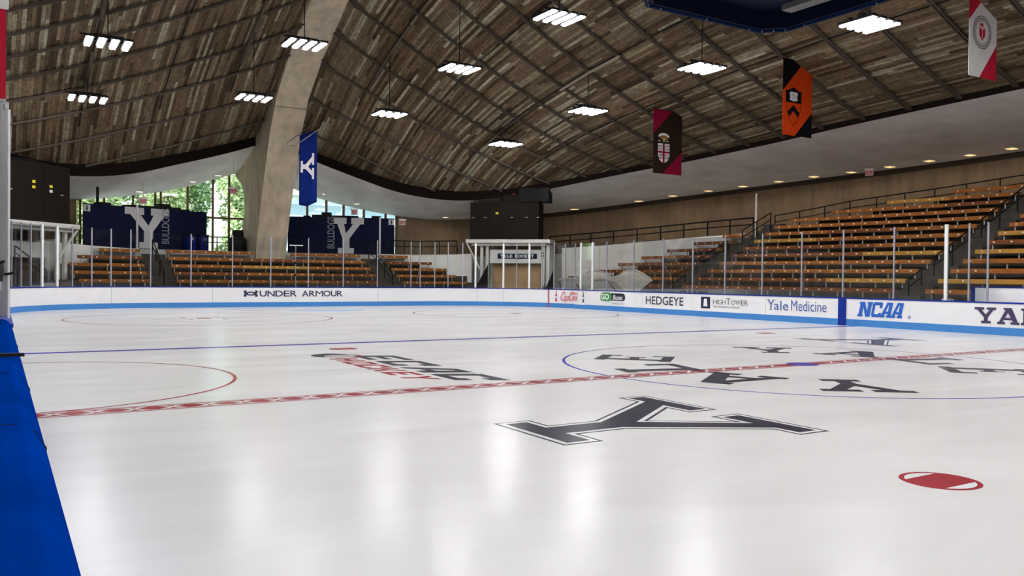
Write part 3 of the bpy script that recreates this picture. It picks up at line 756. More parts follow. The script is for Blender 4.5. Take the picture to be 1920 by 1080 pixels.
# corner part of the board: the red bottle and the script sit on the last straight metres
adbottle(26.95 if False else 25.28, 'red_ink') if False else None
def CS(y, z):
    """frame on the board where it begins to curve"""
    if y <= 25.5: return FS(y, z)
    a = math.asin(min(1, (y - 25.5) / RC)); x = 6.86 + RC * math.cos(a)
    return ((x - .006, y, z), (math.sin(a), -math.cos(a), 0), (0, 0, 1))
f = CS(27.05, .34); f = ((f[0][0] - .01, f[0][1], f[0][2]), f[1], f[2])
mb = MB(); mb.poly([(a * .42, b * .56) for a, b in bottle], f, .002); ad(B1, 'bottle_mark', mb, 'red_ink')
mb = MB(); mb.poly(rect(.145, .21, .275, .30), f, .004); ad(B1, 'bottle_label', mb, 'white_ink')
f = FS(24.80, .335); mb = MB(); mb.poly([(a * .42, b * .57) for a, b in bottle], f, .002); ad(B1, 'bottle_mark', mb, 'ink')
mb = MB(); mb.poly(rect(.145, .21, .275, .30), f, .004); ad(B1, 'bottle_label', mb, 'white_ink')
# flowing red script
f = CS(26.55, .34); f = ((f[0][0] - .04, f[0][1], f[0][2]), (.055, -.998, 0), (0, 0, 1)); mb = MB(); k = 1.66 / 10.2; h = .56 / 4.4
def sc(p): return [((x + .28 * y) * k * .93, y * h) for x, y in p]
def scs(p, w): stroke(mb, sc(p), w, f, .004)
scs(arc(1.35, 2.3, 1.15, 1.75, 70, 290, 16), .05); scs([(1.75, 3.95), (2.0, 3.5), (1.7, 3.1)], .035); scs([(1.6, .62), (2.3, .35), (3.4, .15), (4.2, .5)], .03)
scs(arc(2.55, 1.55, .42, .75, 0, 360, 12), .038); scs([(2.9, 2.0), (3.25, 1.8)], .028)
scs(arc(3.55, 1.5, .42, .75, 50, 310, 10), .04)
scs(arc(4.5, 1.5, .4, .72, 0, 360, 12), .038); scs([(4.85, 2.2), (4.8, 1.0), (5.15, .8)], .036)
scs(arc(6.2, 2.35, 1.05, 1.8, 65, 290, 16), .05); scs([(6.55, 4.05), (6.9, 3.6), (6.6, 3.15)], .035); scs([(5.0, 3.6), (6.4, 3.2), (7.8, 3.75), (9.2, 3.3)], .04)
scs(arc(7.2, 1.5, .42, .75, 0, 360, 12), .038)
scs([(7.75, 3.4), (7.75, 1.2), (8.05, .75), (8.25, 1.0)], .036); scs(arc(8.75, 1.5, .38, .72, 0, 360, 12), .038); scs([(9.1, 2.2), (9.05, 1.0), (9.4, .8)], .036)
ad(B1, 'script_lettering', mb, 'red_ink')
# green arrow badge and dark lozenge
f = FS(23.14, .46); mb = MB(); mb.poly([(a * .93, b * .46) for a, b in [(0, .22), (.12, .06), (.3, .02), (.78, .02), (.78, -.1), (1.02, .5), (.8, 1.12), (.8, .98), (.25, .98), (.08, .85), (0, .6)]], f, .003); ad(B1, 'arrow_badge', mb, 'green_ink')
mb = MB(); mb.poly([(.86, .05), (1.85, .05), (1.96, .12), (1.98, .24), (1.92, .38), (1.8, .42), (.86, .42)], f, .002); ad(B1, 'lozenge', mb, 'ink')
mb = MB(); put_text(mb, 'GO', f, .07, .09, .64, .29, .006, .03); ad(B1, 'lettering', mb, 'white_ink'); mb = MB(); put_text(mb, 'Buses', f, 1.03, .10, .76, .24, .006, .01, .2); ad(B1, 'lettering', mb, 'white_ink')
mb = MB(); put_text(mb, 'GoBuses.com', f, .98, -.12, .86, .075, .004); ad(B1, 'lettering', mb, 'grey_ink')
mb = MB(); put_text(mb, 'HEDGEYE', FS(19.64, .42), 0, 0, 2.55, .385, .004, .008); ad(B1, 'lettering', mb, 'ink')
f = FS(16.0, .36); mb = MB(); mb.poly(rect(0, 0, .55, .50), f, .002); ad(B1, 'tower_badge', mb, 'navy_ink')
mb = MB(); mb.poly([(.15, .09), (.40, .09), (.36, .42), (.19, .42)], f, .005); ad(B1, 'tower_shape', mb, 'white_ink')
mb = MB(); x = .72
for ch, w, hh in (('H', .22, .2), ('I', .03, .2), ('G', .2, .2), ('H', .2, .2), ('T', .24, .27), ('O', .22, .2), ('W', .28, .2), ('E', .16, .2), ('R', .19, .2)):
    put_text(mb, ch, f, x, .2, w, hh, .004, -.004); x += w + .028
put_text(mb, 'THE ANDRIOLE GROUP', f, .72, .06, 1.52, .075, .004); ad(B1, 'lettering', mb, 'grey_ink')
f = FS(12.3, .44); mb = MB()
put_text(mb, 'Y', f, 0, .0, .34, .40, .004, -.004)
for a, b in ((-.03, .385), (.24, .385), (.09, 0)): mb.poly(rect(a, b, a + .15, b + .018), f, .0045)
put_text(mb, 'ale', f, .33, .0, .70, .36, .004, -.002)
put_text(mb, 'Medicine', f, 1.16, 0, 1.62, .40, .004, -.004); ad(B1, 'lettering', mb, 'blue_ink')
mb = MB(); mb.poly(rect(0, .22, .95, .27), FS(25.35, 0, .016), .003); obj('patch', mb, M['board'], B1)
# slanted block lettering, right board
f = FS(8.22, .36); mb = MB()
def blk(polys, x, w, h, sh): 
    for i, p in enumerate(polys): mb.poly([(x + a * w + sh * b * h, b * h) for a, b in p], f, .004 + i * .0004)
sh = .22; H_ = .52
blk([rect(.06, 0, .34, 1), rect(.66, 0, .94, 1), [(.2, 1), (.4, 1), (.82, 0), (.6, 0)], rect(0, .84, .3, 1), rect(0, 0, .4, .16), rect(.6, .84, 1, 1)], 0, .52, H_, sh)
blk([rect(0, .1, .26, .9), rect(.08, .8, .9, 1), rect(.08, 0, .9, .2), rect(.7, .6, .96, .95), rect(.7, .05, .96, .3)], .53, .40, H_, sh)
for x in (.90, 1.30):
    blk([[(.02, .1), (.26, .1), (.56, 1), (.36, 1)], rect(.56, 0, .84, 1), rect(.34, 1 - .17, .84, 1), rect(.3, .24, .7, .4), rect(0, 0, .36, .15), rect(.5, 0, .92, .15)], x, .46, H_, sh)
ad(B2, 'lettering', mb, 'ncaa_ink')
mb = MB(); ring(mb, (2.0, .05), .05, .012, f, n=20, lift=.004); put_text(mb, 'R', f, 1.975, .025, .05, .05, .004); ad(B2, 'registered_mark', mb, 'ncaa_ink')
f = FS(4.02, .34); mb = MB(); x = 0
for ch, w in (('Y', .66), ('A', .66), ('L', .5), ('E', .5)): glyph(mb, ch, f, x, 0, w, .5, .004); x += w + .04
ad(B2, 'lettering', mb, 'yal_ink')
# far end lettering and its linked-arcs emblem
f = ((-2.72, YE - .006, .49), (1, 0, 0), (0, 0, 1)); mb = MB()
x = .78
for ch, w in (('U', .35), ('N', .37), ('D', .38), ('E', .31), ('R', .34)):
    put_text(mb, ch, f, x, .03, w, .30, .004, .012); x += w + .035
ad(B3, 'lettering', mb, 'navy_ink'); mb = MB(); x = 2.93
for ch, w in (('A', .36), ('R', .32), ('M', .40), ('O', .38), ('U', .31), ('R', .32)):
    put_text(mb, ch, f, x, .03, w, .30, .004, .012 if ch != 'M' else .0); x += w + .02
ad(B3, 'lettering', mb, 'navy_ink')
mb = MB()
for s in (1, -1):
    cy = .18
    for g in (-1, 1):
        pts = [(.34 + g * .0, .155), (.34 + g * .12, .175), (.34 + g * .20, .25), (.34 + g * .23, .375), (.34 + g * .36, .33), (.34 + g * .31, .22), (.34 + g * .24, .14), (.34 + g * .12, .105), (.34, .10)]
        mb.poly([(a, cy + s * (b - .20)) for a, b in (pts if s * g < 0 else list(reversed(pts)))], f, .004 if s == 1 else .005)
ad(B3, 'emblem', mb, 'navy_ink')
# blue padded ledge at the bench nearest the camera
mb = MB()
pathn = [(-13.0, .35 - k * .25) for k in range(0, 60)]
prof = [(.0, 0), (.0, .98), (.03, 1.035), (.07, 1.066), (.13, 1.07), (.62, 1.066), (.66, 1.04), (.66, 0)]
mb.sweep(pathn, prof)
pad = thing('padded_ledge', 'royal blue vinyl padded board top running along the left foreground', 'padding', (-13.3, -4, 0))
o = obj('padding', mb, M['vinyl'], pad, smooth=False, bevel=.012)
for y in (-2.6, -5.6, -7.35, -.9):
    mb = MB(); mb.tube([(-12.999, y, .55), (-12.999, y, .98), (-13.032, y + .01, 1.037), (-13.1, y + .01, 1.069), (-13.6, y + .03, 1.067)], .0032, 5); obj('seam', mb, M['navy'], pad)
mb = MB(); mb.beam((-13.5, -4.6, 1.085), (-13.0, -4.68, 1.085), .03, .022); solo('strap', mb, M['rubber'], 'thin black strap lying across the blue padded ledge', 'strap')
# ------------------------------------------------------------------ glass above the boards
def screen(label, posts, top, parent_loc, skip=False):
    t = thing('glass_screen', label, 'rink glass', parent_loc)
    P = []
    for x, y, wide in posts:
        # a little outside the board face
        cx, cy = max(-6.9, min(6.86, x)), min(25.5, y)
        d = V((x - cx, y - cy)); d = d.normalized() if d.length > .01 else V((0, 1))
        P.append((x + d[0] * .06, y + d[1] * .06, wide, math.atan2(d[1], d[0])))
    for x, y, wide, a in P[1 if skip else 0:]:
        mb = MB(); mb.box((x, y, (1.014 + top) / 2 + .02), (.07 if wide else .045, .10 if wide else .05, top - 1.014 + .04), a)
        obj('post', mb, M['alu_white'] if wide else M['alu'], t, label='bright white post' if wide else None)
    if skip:
        a, b = P[0], P[1]; k = .06 / math.hypot(b[0] - a[0], b[1] - a[1]); P[0] = (a[0] + (b[0] - a[0]) * k, a[1] + (b[1] - a[1]) * k, a[2], a[3])
    for a, b in zip(P, P[1:]):
        mb = MB(); mb.beam((a[0], a[1], (1.016 + top) / 2), (b[0], b[1], (1.016 + top) / 2), .012, top - 1.016)
        obj('pane', mb, M['rink_glass'], t)
    return t
screen('clear glass screen on the far side board in front of the large right stand',
       [(12.75, 27.07, 0), (12.91, 26.27, 0), (HW, 25.42, 0), (HW, 24.91, 1), (HW, 23.9, 1), (HW, 22.73, 0), (HW, 20.63, 0), (HW, 18.53, 0), (HW, 16.6, 0), (HW, 14.67, 0), (HW, 12.65, 0), (HW, 10.72, 0), (HW, 8.88, 0), (HW, 6.86, 0), (HW, 5.01, 1), (HW, 4.26, 0), (HW, 3.67, 0)], 3.43, (HW, 16, 1), True)
screen('clear glass screen round the corner before the portal with the navy sign',
       [(6.91, YE, 0), (7.77, 31.53, 0), (8.52, 31.37, 0), (9.29, 31.09, 0), (9.94, 30.77, 1), (11.19, 29.8, 1), (11.7, 29.22, 0), (12.13, 28.58, 1), (12.49, 27.85, 0), (12.75, 27.07, 0)], 3.5, (9.9, 30.8, 1), True)
screen('clear glass screen on the far end board in front of the end benches',
       [(-7.0, YE, 0), (-5.2, YE, 0), (-3.26, YE, 0), (-1.38, YE, 0), (.56, YE, 0), (2.44, YE, 0), (4.37, YE, 0), (6.35, YE, 0), (6.91, YE, 0)], 3.5, (0, YE, 1), True)
screen('clear glass screen round the corner at the left before the stair rails',
       [(-12.85, 26.8, 0), (-12.6, 27.67, 0), (-12.26, 28.41, 0), (-11.91, 28.98, 0), (-11.49, 29.51, 1), (-10.91, 30.09, 1), (-10.3, 30.56, 0), (-9.51, 31.01, 0), (-8.7, 31.33, 0), (-7.86, 31.52, 0), (-7.0, YE, 0)], 3.6, (-11, 30, 1))
t = thing('glass_screen', 'edge-on glass screen with tall metal end post at the left edge', 'rink glass', (-13.1, 0, 1))
mb = MB(); mb.box((-13.085, .03, 2.285), (.085, .085, 2.35)); obj('post', mb, M['chrome'], t, bevel=.008)
mb = MB(); mb.box((-13.035, .09, 2.24), (.02, .03, 2.3)); obj('edge_channel', mb, M['alu_white'], t)
mb = MB(); mb.box((-13.1, .0, 3.47), (.06, .05, .03)); mb.cyl((-13.075, -.02, 3.38), .016, .05, 10); obj('post_cap', mb, M['chrome'], t)
for k in range(13):
    if k:
        mb = MB(); mb.box((-13.11, .07 + k * 2, 2.25), (.06, .05, 2.4)); obj('post', mb, M['alu'], t)
    mb = MB(); mb.box((-13.11, 1.12 + k * 2 - (.05 if k else 0), 2.24), (.012, 1.9, 2.26)); obj('pane', mb, M['rink_glass'], t)
# black clamp on the near post
t = thing('clamp_arm', 'black knobbly clamp fixed to the metal post at the left edge', 'clamp', (-13.1, -.1, 1.55))
mb = MB(); mb.cyl((-13.13, -.075, 1.56), .055, .13, 14, .045); mb.cyl((-13.12, -.075, 1.50), .03, .07, 12); obj('body', mb, M['rubber'], t, bevel=.008)
mb = MB(); mb.tube([(-13.14, -.04, 1.68), (-13.10, -.05, 1.71), (-13.075, -.05, 1.715)], .016, 8); obj('lever', mb, M['rubber'], t)
mb = MB(); mb.tube([(-13.10, -.05, 1.575), (-13.04, -.06, 1.58), (-12.99, -.06, 1.595)], .014, 8); obj('jaw', mb, M['duct'], t)
mb = MB(); mb.cyl((-13.13, -.04, 1.40), .026, .09, 10); obj('knob', mb, M['leg'], t)

# ------------------------------------------------------------------ stands
def bow(y): return 1.55 * (1 - (max(min(y, 19), 0) / 19) ** 2)
def row_x(i, y): return 14.6 + .8 * (i - 1) + bow(y)
def row_z(i): return 1.34 + .383 * (i - 1)
LEFT_END = {1: 22.6, 2: 29.2, 3: 27.7, 4: 26.6, 5: 25.5, 6: 24.3, 7: 23.1, 8: 21.7}
RANGE_MAIN = {**{i: (8.7, 18.8) for i in range(1, 9)}, 9: (8.7, 18.9), 10: (8.7, 18.6), 11: (8.7, 16.9), 12: (8.7, 14.6), 13: (8.7, 12.0)}
def tread_path(i, y0, y1, n=10): return [(row_x(i, y0 + (y1 - y0) * k / n), y0 + (y1 - y0) * k / n) for k in range(n + 1)]
mb = MB()
for i in range(1, 14):
    hi = LEFT_END[i] + .1 if i in LEFT_END else (20.3 if i < 11 else RANGE_MAIN[i][1] + .6)
    z = row_z(i) - .44
    mb.sweep(tread_path(i, 1.5, hi, 16), [(-.36, 0), (.46, 0), (.46, z), (-.36, z)])
    for (a, b) in ((7.5, 8.65), (18.95, 20.15)):   # half steps in the aisles
        if b < hi: mb.sweep(tread_path(i, a, b, 3), [(-.38, 0), (-.0, 0), (-.0, z + .19), (-.38, z + .19)])
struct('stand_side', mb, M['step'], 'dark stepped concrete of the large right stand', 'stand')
mb = MB(); mb.prism([(13.1, 1), (13.1, 26.5), (13.6, 27.5), (14.4, 27.5), (14.3, 20), (15.9, 1)], ((0, 0, .62), (1, 0, 0), (0, 1, 0)), .6); struct('floor_walkway', mb, M['step'], 'concrete walkway behind the far side board', 'floor')
mb = MB()
EX = {1: (-12.0, 12.0), 2: (-12.2, 11.8), 3: (-12.0, 11.4), 4: (-10.6, 10.4), 5: (-9.2, 9.0)}
for i in range(1, 6):
    y = 33.2 + .8 * (i - 1); z = row_z(i) - .44; a, b = EX[i]
    mb.box(((a + b) / 2, y + .05, z / 2), (b - a, .8, z))
    for x in (-6.2, 5.85): mb.box((x, y - .17, z + .1), (1.1, .38, .19))
mb.box((0, 32.3, .4), (16, 1.1, .8))
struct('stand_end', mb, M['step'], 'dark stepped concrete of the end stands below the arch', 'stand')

# benches ---------------------------------------------------------------
def unit(name, mb, m): return mb.mesh(name, m)
LEG = MB().box((0, 0, -.22), (.045, .045, .30)).mesh('leg', M['leg'])
PLATE = MB().box((0, -.006, 0), (.075, .012, .055)).mesh('number_plate', M['plate'])
def bench(label, group, pts, z, yellow=(), seed=0, legstep=1.05):
    """pts: plan polyline of the front edge, seated side on its left; planks in lengths, legs and seat-number plates"""
    rnd = random.Random(seed); a, b = pts[0], pts[-1]
    t = thing('bench', label, 'bench', ((a[0] + b[0]) / 2, (a[1] + b[1]) / 2, z - .38), group)
    L = [0.0]
    for p, q in zip(pts, pts[1:]): L.append(L[-1] + math.hypot(q[0] - p[0], q[1] - p[1]))
    T = L[-1]
    def at(s):
        s = max(0, min(T, s))
        for k in range(len(pts) - 1):
            if s <= L[k + 1] + 1e-9:
                u = (s - L[k]) / (L[k + 1] - L[k]); return V((pts[k][0] + (pts[k + 1][0] - pts[k][0]) * u, pts[k][1] + (pts[k + 1][1] - pts[k][1]) * u))
        return V(pts[-1])
    n = max(1, round(T / 3.2)); org = t.location
    for k in range(n):
        p, q = at(T * k / n), at(T * (k + 1) / n); d = (q - p).normalized(); nr = V((-d[1], d[0]))
        mb = MB(); e = d * .004
        for off0, off1, z0, z1 in ((0, .30, z - .05, z), (0, .045, z - .165, z - .05)):
            c = [p + e + nr * off0, q - e + nr * off0, q - e + nr * off1, p + e + nr * off1]
            mb.hexa([(*w, z0) for w in c] + [(*w, z1) for w in c])
        m = M['wood_c'] if k in yellow else (M['wood_a'] if rnd.random() < .62 else M['wood_b'])
        obj('plank', mb, m, t, label='pale yellow new plank' if k in yellow else None)
    nl = max(2, round(T / legstep))
    d = (at(T) - at(0)).normalized(); ang = math.atan2(d[1], d[0])
    for k in range(nl):
        p = at(.18 + (T - .36) * k / max(1, nl - 1)); nr = V((-d[1], d[0]))
        o = bpy.data.objects.new('leg', LEG); COL.objects.link(o); o.parent = t; q = p + nr * .14; o.location = (q[0] - org[0], q[1] - org[1], z - org[2]); o.rotation_euler = (0, 0, ang)
    npl = int(T / .56)
    for k in range(npl):
        p = at(.28 + (T - .56) * k / max(1, npl - 1)); nr = V((-d[1], d[0])); q = p - nr * .001
        o = bpy.data.objects.new('number_plate', PLATE); COL.objects.link(o); o.parent = t; o.location = (q[0] - org[0], q[1] - org[1], z - .075 - org[2]); o.rotation_euler = (0, 0, ang)
    return t
# the seated side is outward (+x): walk towards -y so that it lies on the left
for i in range(1, 14):
    a, b = RANGE_MAIN[i]; n = 3
    pts = [(row_x(i, b + (a - b) * k / n) - .15, b + (a - b) * k / n) for k in range(n + 1)]
    yel = {2: (2,), 5: (2,), 7: (0,), 12: (0,)}.get(i, ())
    bench(f'{NTH[i]} wooden bench up from the ice in the large right stand, between the two aisles', 'benches of the large right stand', pts, row_z(i), yel, i)
for i in range(1, 9):
    a, b = 20.15, LEFT_END[i]
    lab = f'{NTH[i]} wooden bench up from the ice in the corner section beside the cream parapet'
    bench(lab, 'benches of the corner section', [(row_x(i, b) - .15, b), (row_x(i, a) - .15, a)], row_z(i), (), 20 + i)
for i in range(1, 10):
    a, b = 3.0, 7.45
    pts = [(row_x(i, b) - .15, b), (row_x(i, (a + b) / 2) - .15, (a + b) / 2), (row_x(i, a) - .15, a)]
    bench(f'{NTH[i]} wooden bench up from the ice at the right edge beyond the aisle', 'benches at the right edge', pts, row_z(i), {2: (0,), 5: (0,), 7: (0,)}.get(i, ()), 40 + i)
# end stands: seated side is +y, so walk towards +x
for i in range(1, 6):
    y = 33.2 + .8 * (i - 1) - .15; z = row_z(i)
    if i < 5:
        bench(f'{NTH[i]} bench up from the ice in the middle end stand below the arch', 'benches of the middle end stand', [(-5.6, y), (5.2, y)], z, {2: (3,), 3: (1,)}.get(i, ()), 60 + i)
    else:
        bench('top bench of the middle end stand left of the arch foot', 'benches of the middle end stand', [(-5.6, y), (-1.0, y)], z, (), 65)
        bench('top bench of the middle end stand right of the arch foot', 'benches of the middle end stand', [(1.0, y), (5.2, y)], z, (), 66)
    lx = {1: -9.9, 2: -10.2, 3: -10.2, 4: -9.8, 5: -8.75}[i]
    bench(f'{NTH[i]} bench up from the ice in the small stand left of the left aisle', 'benches of the small left stand', [(lx, y), (-6.85, y)], z, {1: (1,)}.get(i, ()), 70 + i)
    rx = {1: 10.6, 2: 10.3, 3: 10.1, 4: 9.5, 5: 8.25}[i]
    bench(f'{NTH[i]} bench up from the ice in the small stand between aisle and navy-sign portal', 'benches of the small right stand', [(6.5, y), (rx, y)], z, {}.get(i, ()), 80 + i)

# rails -------------------------------------------------------------------
def rail(label, pts, h, posts, mid=True, r=.03, mesh_fill=False):
    t = thing('handrail', label, 'handrail', pts[0])
    mb = MB(); mb.tube([(p[0], p[1], p[2] + h) for p in pts], r, 8); obj('top_rail', mb, M['dark'], t)
    if mid:
        mb = MB(); mb.tube([(p[0], p[1], p[2] + h * .62) for p in pts], r * .8, 8); obj('mid_rail', mb, M['dark'], t)
    L = [0.0]
    for a, b in zip(pts, pts[1:]): L.append(L[-1] + math.hypot(b[0] - a[0], b[1] - a[1]))
    for k in range(posts):
        s = L[-1] * k / max(1, posts - 1)
        for j in range(len(pts) - 1):
            if s <= L[j + 1] + 1e-6:
                u = (s - L[j]) / max(1e-6, L[j + 1] - L[j]); p = V(pts[j]) + (V(pts[j + 1]) - V(pts[j])) * u; break
        mb = MB(); mb.tube([(p[0], p[1], p[2] - .02), (p[0], p[1], p[2] + h)], r, 8); obj('post', mb, M['dark'], t)
    return t
def aisle_pts(y, i0, i1): return [(row_x(i, y) - .1, y, row_z(i) - .44) for i in (i0, i1)]
rail('short black rail at the foot of the aisle left of the large right stand', aisle_pts(19.5, 1, 2), .8, 2)
rail('middle black rail climbing the aisle left of the large right stand', aisle_pts(19.5, 3, 5.6), .9, 3)
rail('upper black rail climbing the aisle left of the large right stand, by the white pole', aisle_pts(19.6, 7, 9.6), .95, 3)
rail('short black rail at the foot of the aisle right of the large right stand', aisle_pts(8.1, 1, 2), .8, 2)
rail('middle black rail climbing the aisle right of the large right stand', aisle_pts(8.1, 3, 6), .9, 3)
rail('upper black rail climbing the aisle right of the large right stand', aisle_pts(8.1, 7, 12), .95, 4)
rail('black rail climbing the aisle between the left and middle end stands', [(-6.2, 33.0, .9), (-6.2, 34.6, 1.7), (-6.2, 36.6, 2.55)], .85, 4)
rail('black rail climbing the aisle between the middle and right end stands', [(5.85, 33.0, .9), (5.85, 34.6, 1.7), (5.85, 36.6, 2.55)], .85, 4)
rail('long black rail along the walkway above the corner parapet on the right', [(17.2, 34.0, 3.35), (18.3, 31.0, 3.5), (20.0, 27.5, 3.75), (21.0, 24, 3.95), (21.3, 20.7, 4.02)], .92, 10, r=.042)
rail('long sloping black rail behind the top benches of the large right stand', [(24.7, 22.2, 4.35), (25.1, 20.0, 4.6), (25.25, 17.5, 4.9), (25.5, 12.5, 5.2), (25.6, 9, 5.45), (25.6, 4, 5.75)], .95, 13)
rail('low black rail on the cream parapet right of the arch beside the navy booth', [(7.2, 37.05, 2.9), (9.2, 36.8, 2.9), (11.2, 35.4, 2.95)], .9, 5)
rail('black rail between the navy booth and the dark drum left of the arch', [(-3.3, 37.9, 2.9), (-2.0, 37.9, 2.9)], .8, 3)
rail('black stair rail descending at the left corner behind the glass', [(-12.5, 30.9, 2.0), (-11.9, 31.2, 1.5), (-11.3, 31.5, .95)], .75, 3)
rail('outer black stair rail at the left corner next to the glass post', [(-13.3, 29.6, 2.1), (-12.9, 30.2, 1.5), (-12.4, 30.55, .95)], .75, 3)

# white upright poles
for x, y, z0, z1, lab in ((-6.9, 36.95, 2.9, 5.2, 'white upright pole in front of the left navy booth'), (6.7, 36.95, 2.9, 5.2, 'white upright pole at the right end of the right navy booth'),
                          (20.45, 19.75, 3.6, 6.1, 'tall white pole standing at the end of the cream parapet on the right')):
    mb = MB(); mb.cyl((x, y, z0), .055, z1 - z0, 12); mb.cyl((x, y, z0), .1, .04, 12); solo('pole', mb, M['frame_white'], lab, 'pole', smooth=False)
t = thing('ice_scraper', 'upright T-handled pole behind the glass below the arch', 'scraper', (.18, 32.6, .8))
mb = MB(); mb.tube([(.18, 32.6, .8), (.18, 32.6, 3.15)], .022, 8); obj('handle', mb, M['leg'], t)
mb = MB(); mb.tube([(-.14, 32.6, 3.17), (.55, 32.6, 3.17)], .03, 8); obj('crossbar', mb, M['alu_white'], t)
mb = MB()
for z in (2.2, 1.55): mb.cyl((.18, 32.6, z), .035, .12, 10)
obj('grip', mb, M['dark'], t)

# ------------------------------------------------------------------ navy booths with the big letter
def booth(A, B, yl, yr, f0, f1, bx0, bx1, flip, label, icon_s):
    A, B = V(A), V(B); d = (B - A).normalized(); LN = (B - A).length
    n = V((d[1], -d[0]))                       # towards the rink
    t = thing('navy_booth', label, 'booth', ((A[0] + B[0]) / 2, (A[1] + B[1]) / 2, 2.9))
    c = [A, B, B - n * 1.0 - d * .35, A - n * 1.0 + d * .9] if not flip else [A, B, B - n * 1.0 - d * .3, A - n * 1.0 + d * .3]
    mb = MB(); mb.hexa([(*p, 2.88) for p in c] + [(*p, 5.2) for p in c]); obj('wall', mb, M['navy'], t)
    fr = ((A[0], A[1], 2.9), (d[0], d[1], 0), (0, 0, 1))
    P = [(yl, 2.28), (yl, 1.90), (yl + .12 * (yr - yl), 1.90), (f0 + .27, 1.02), (f0 + .27, .42), (f0, .42), (f0, .08), (f1, .08), (f1, .42), (f1 - .27, .42), (f1 - .27, 1.02), (yr - .12 * (yr - yl), 1.90), (yr, 1.90), (yr, 2.28)]
    cx = (yl + yr) / 2; w = yr - yl
    P += [(cx + .08 * w, 2.28), (cx + .08 * w, 1.90), (cx + .14 * w, 1.90), ((f0 + f1) / 2, 1.32), (cx - .16 * w, 1.90), (cx - .08 * w, 1.90), (cx - .08 * w, 2.28)]
    mb = MB(); mb.prism(P, ((A[0] + n[0] * .03, A[1] + n[1] * .03, 2.9), fr[1], fr[2]), .03); obj('letter', mb, M['booth_white'], t, label='big grey-white slab letter')
    mb = MB(); W_ = bx1 - bx0
    o = (A[0] + d[0] * bx1 + n[0] * .036, A[1] + d[1] * bx1 + n[1] * .036, 3.28)
    put_text(mb, 'BULLDOGS', (o, (0, 0, 1), (-d[0], -d[1], 0)), 0, 0, 1.95, W_, .004, .01); obj('lettering', mb, M['booth_grey'] if not flip else M['booth_grey'], t)
    mb = MB(); mb.prism(rect(icon_s, 1.9, icon_s + .36, 2.24), ((A[0] + n[0] * .03, A[1] + n[1] * .03, 2.9), fr[1], fr[2]), .03); s = obj('sign', mb, M['booth_white'], t)
    mb = MB(); f2 = ((A[0] + n[0] * .035, A[1] + n[1] * .035, 2.9), fr[1], fr[2]); mb.poly(arc(icon_s + .18, 2.15, .05, .05, 0, 360, 10)[:-1], f2, .002); mb.poly(rect(icon_s + .13, 1.98, icon_s + .23, 2.1), f2, .002); mb.poly(rect(icon_s + .15, 1.93, icon_s + .21, 1.98), f2, .002)
    obj('pictogram', mb, M['ink'], s)
    # ducts on top
    for s0, s1, hh in ((.13, .22, .14), (.345, .60, .12), (.60, .69, .3), (.69, .78, .15), (.8, .86, .08)):
        if flip: s0, s1 = 1 - s1, 1 - s0
        mb = MB(); c = [A + d * LN * s0 - n * .12, A + d * LN * s1 - n * .12, A + d * LN * s1 - n * .75, A + d * LN * s0 - n * .75]
        mb.hexa([(*p, 5.2) for p in c] + [(*p, 5.2 + hh) for p in c]); obj('roof_box', mb, M['duct'], t)
    return t, A, d, n
bt, A, d, n = booth((-9.41, 37.5), (-2.78, 40.0), 2.21, 4.74, 3.01, 4.07, 4.30, 4.74, False, 'long navy booth with a big white letter left of the arch', .02)
booth((1.96, 40.0), (7.9, 37.5), 2.74, 4.57, 3.0, 3.97, 2.36, 2.8, True, 'long navy booth with a big white letter right of the arch', 6.07)
for k, (s, lab) in enumerate(((5.75, 'navy recycling bin with white square, nearer the big letter'), (6.55, 'navy recycling bin with white square, nearer the window'))):
    p = A + d * s + n * .45; t = thing('recycling_bin', lab, 'bin', (p[0], p[1], 2.9), 'bins before the left booth'); ang = math.atan2(d[1], d[0])
    mb = MB(); mb.box((p[0], p[1], 3.35), (.5, .45, .9), ang); obj('body', mb, M['banner_blue'], t, bevel=.02)
    mb = MB(); mb.box((p[0], p[1], 3.83), (.54, .49, .06), ang); obj('lid', mb, M['dark'], t)
    q = p + n * .23; mb = MB(); mb.box((q[0], q[1], 3.6), (.16, .012, .15), ang); obj('sticker', mb, M['booth_white'], t)
t = thing('drum', 'dark barrel with a narrower neck standing left of the arch foot', 'barrel', (-1.35, 38.6, 2.9))
mb = MB(); mb.cyl((-1.35, 38.6, 2.9), .5, .78, 24, .46); obj('body', mb, M['dark'], t, smooth=False)
mb = MB(); mb.cyl((-1.35, 38.6, 3.68), .46, .14, 24, .3); mb.cyl((-1.35, 38.6, 3.82), .32, .34, 24, .3); obj('neck', mb, M['dark'], t)
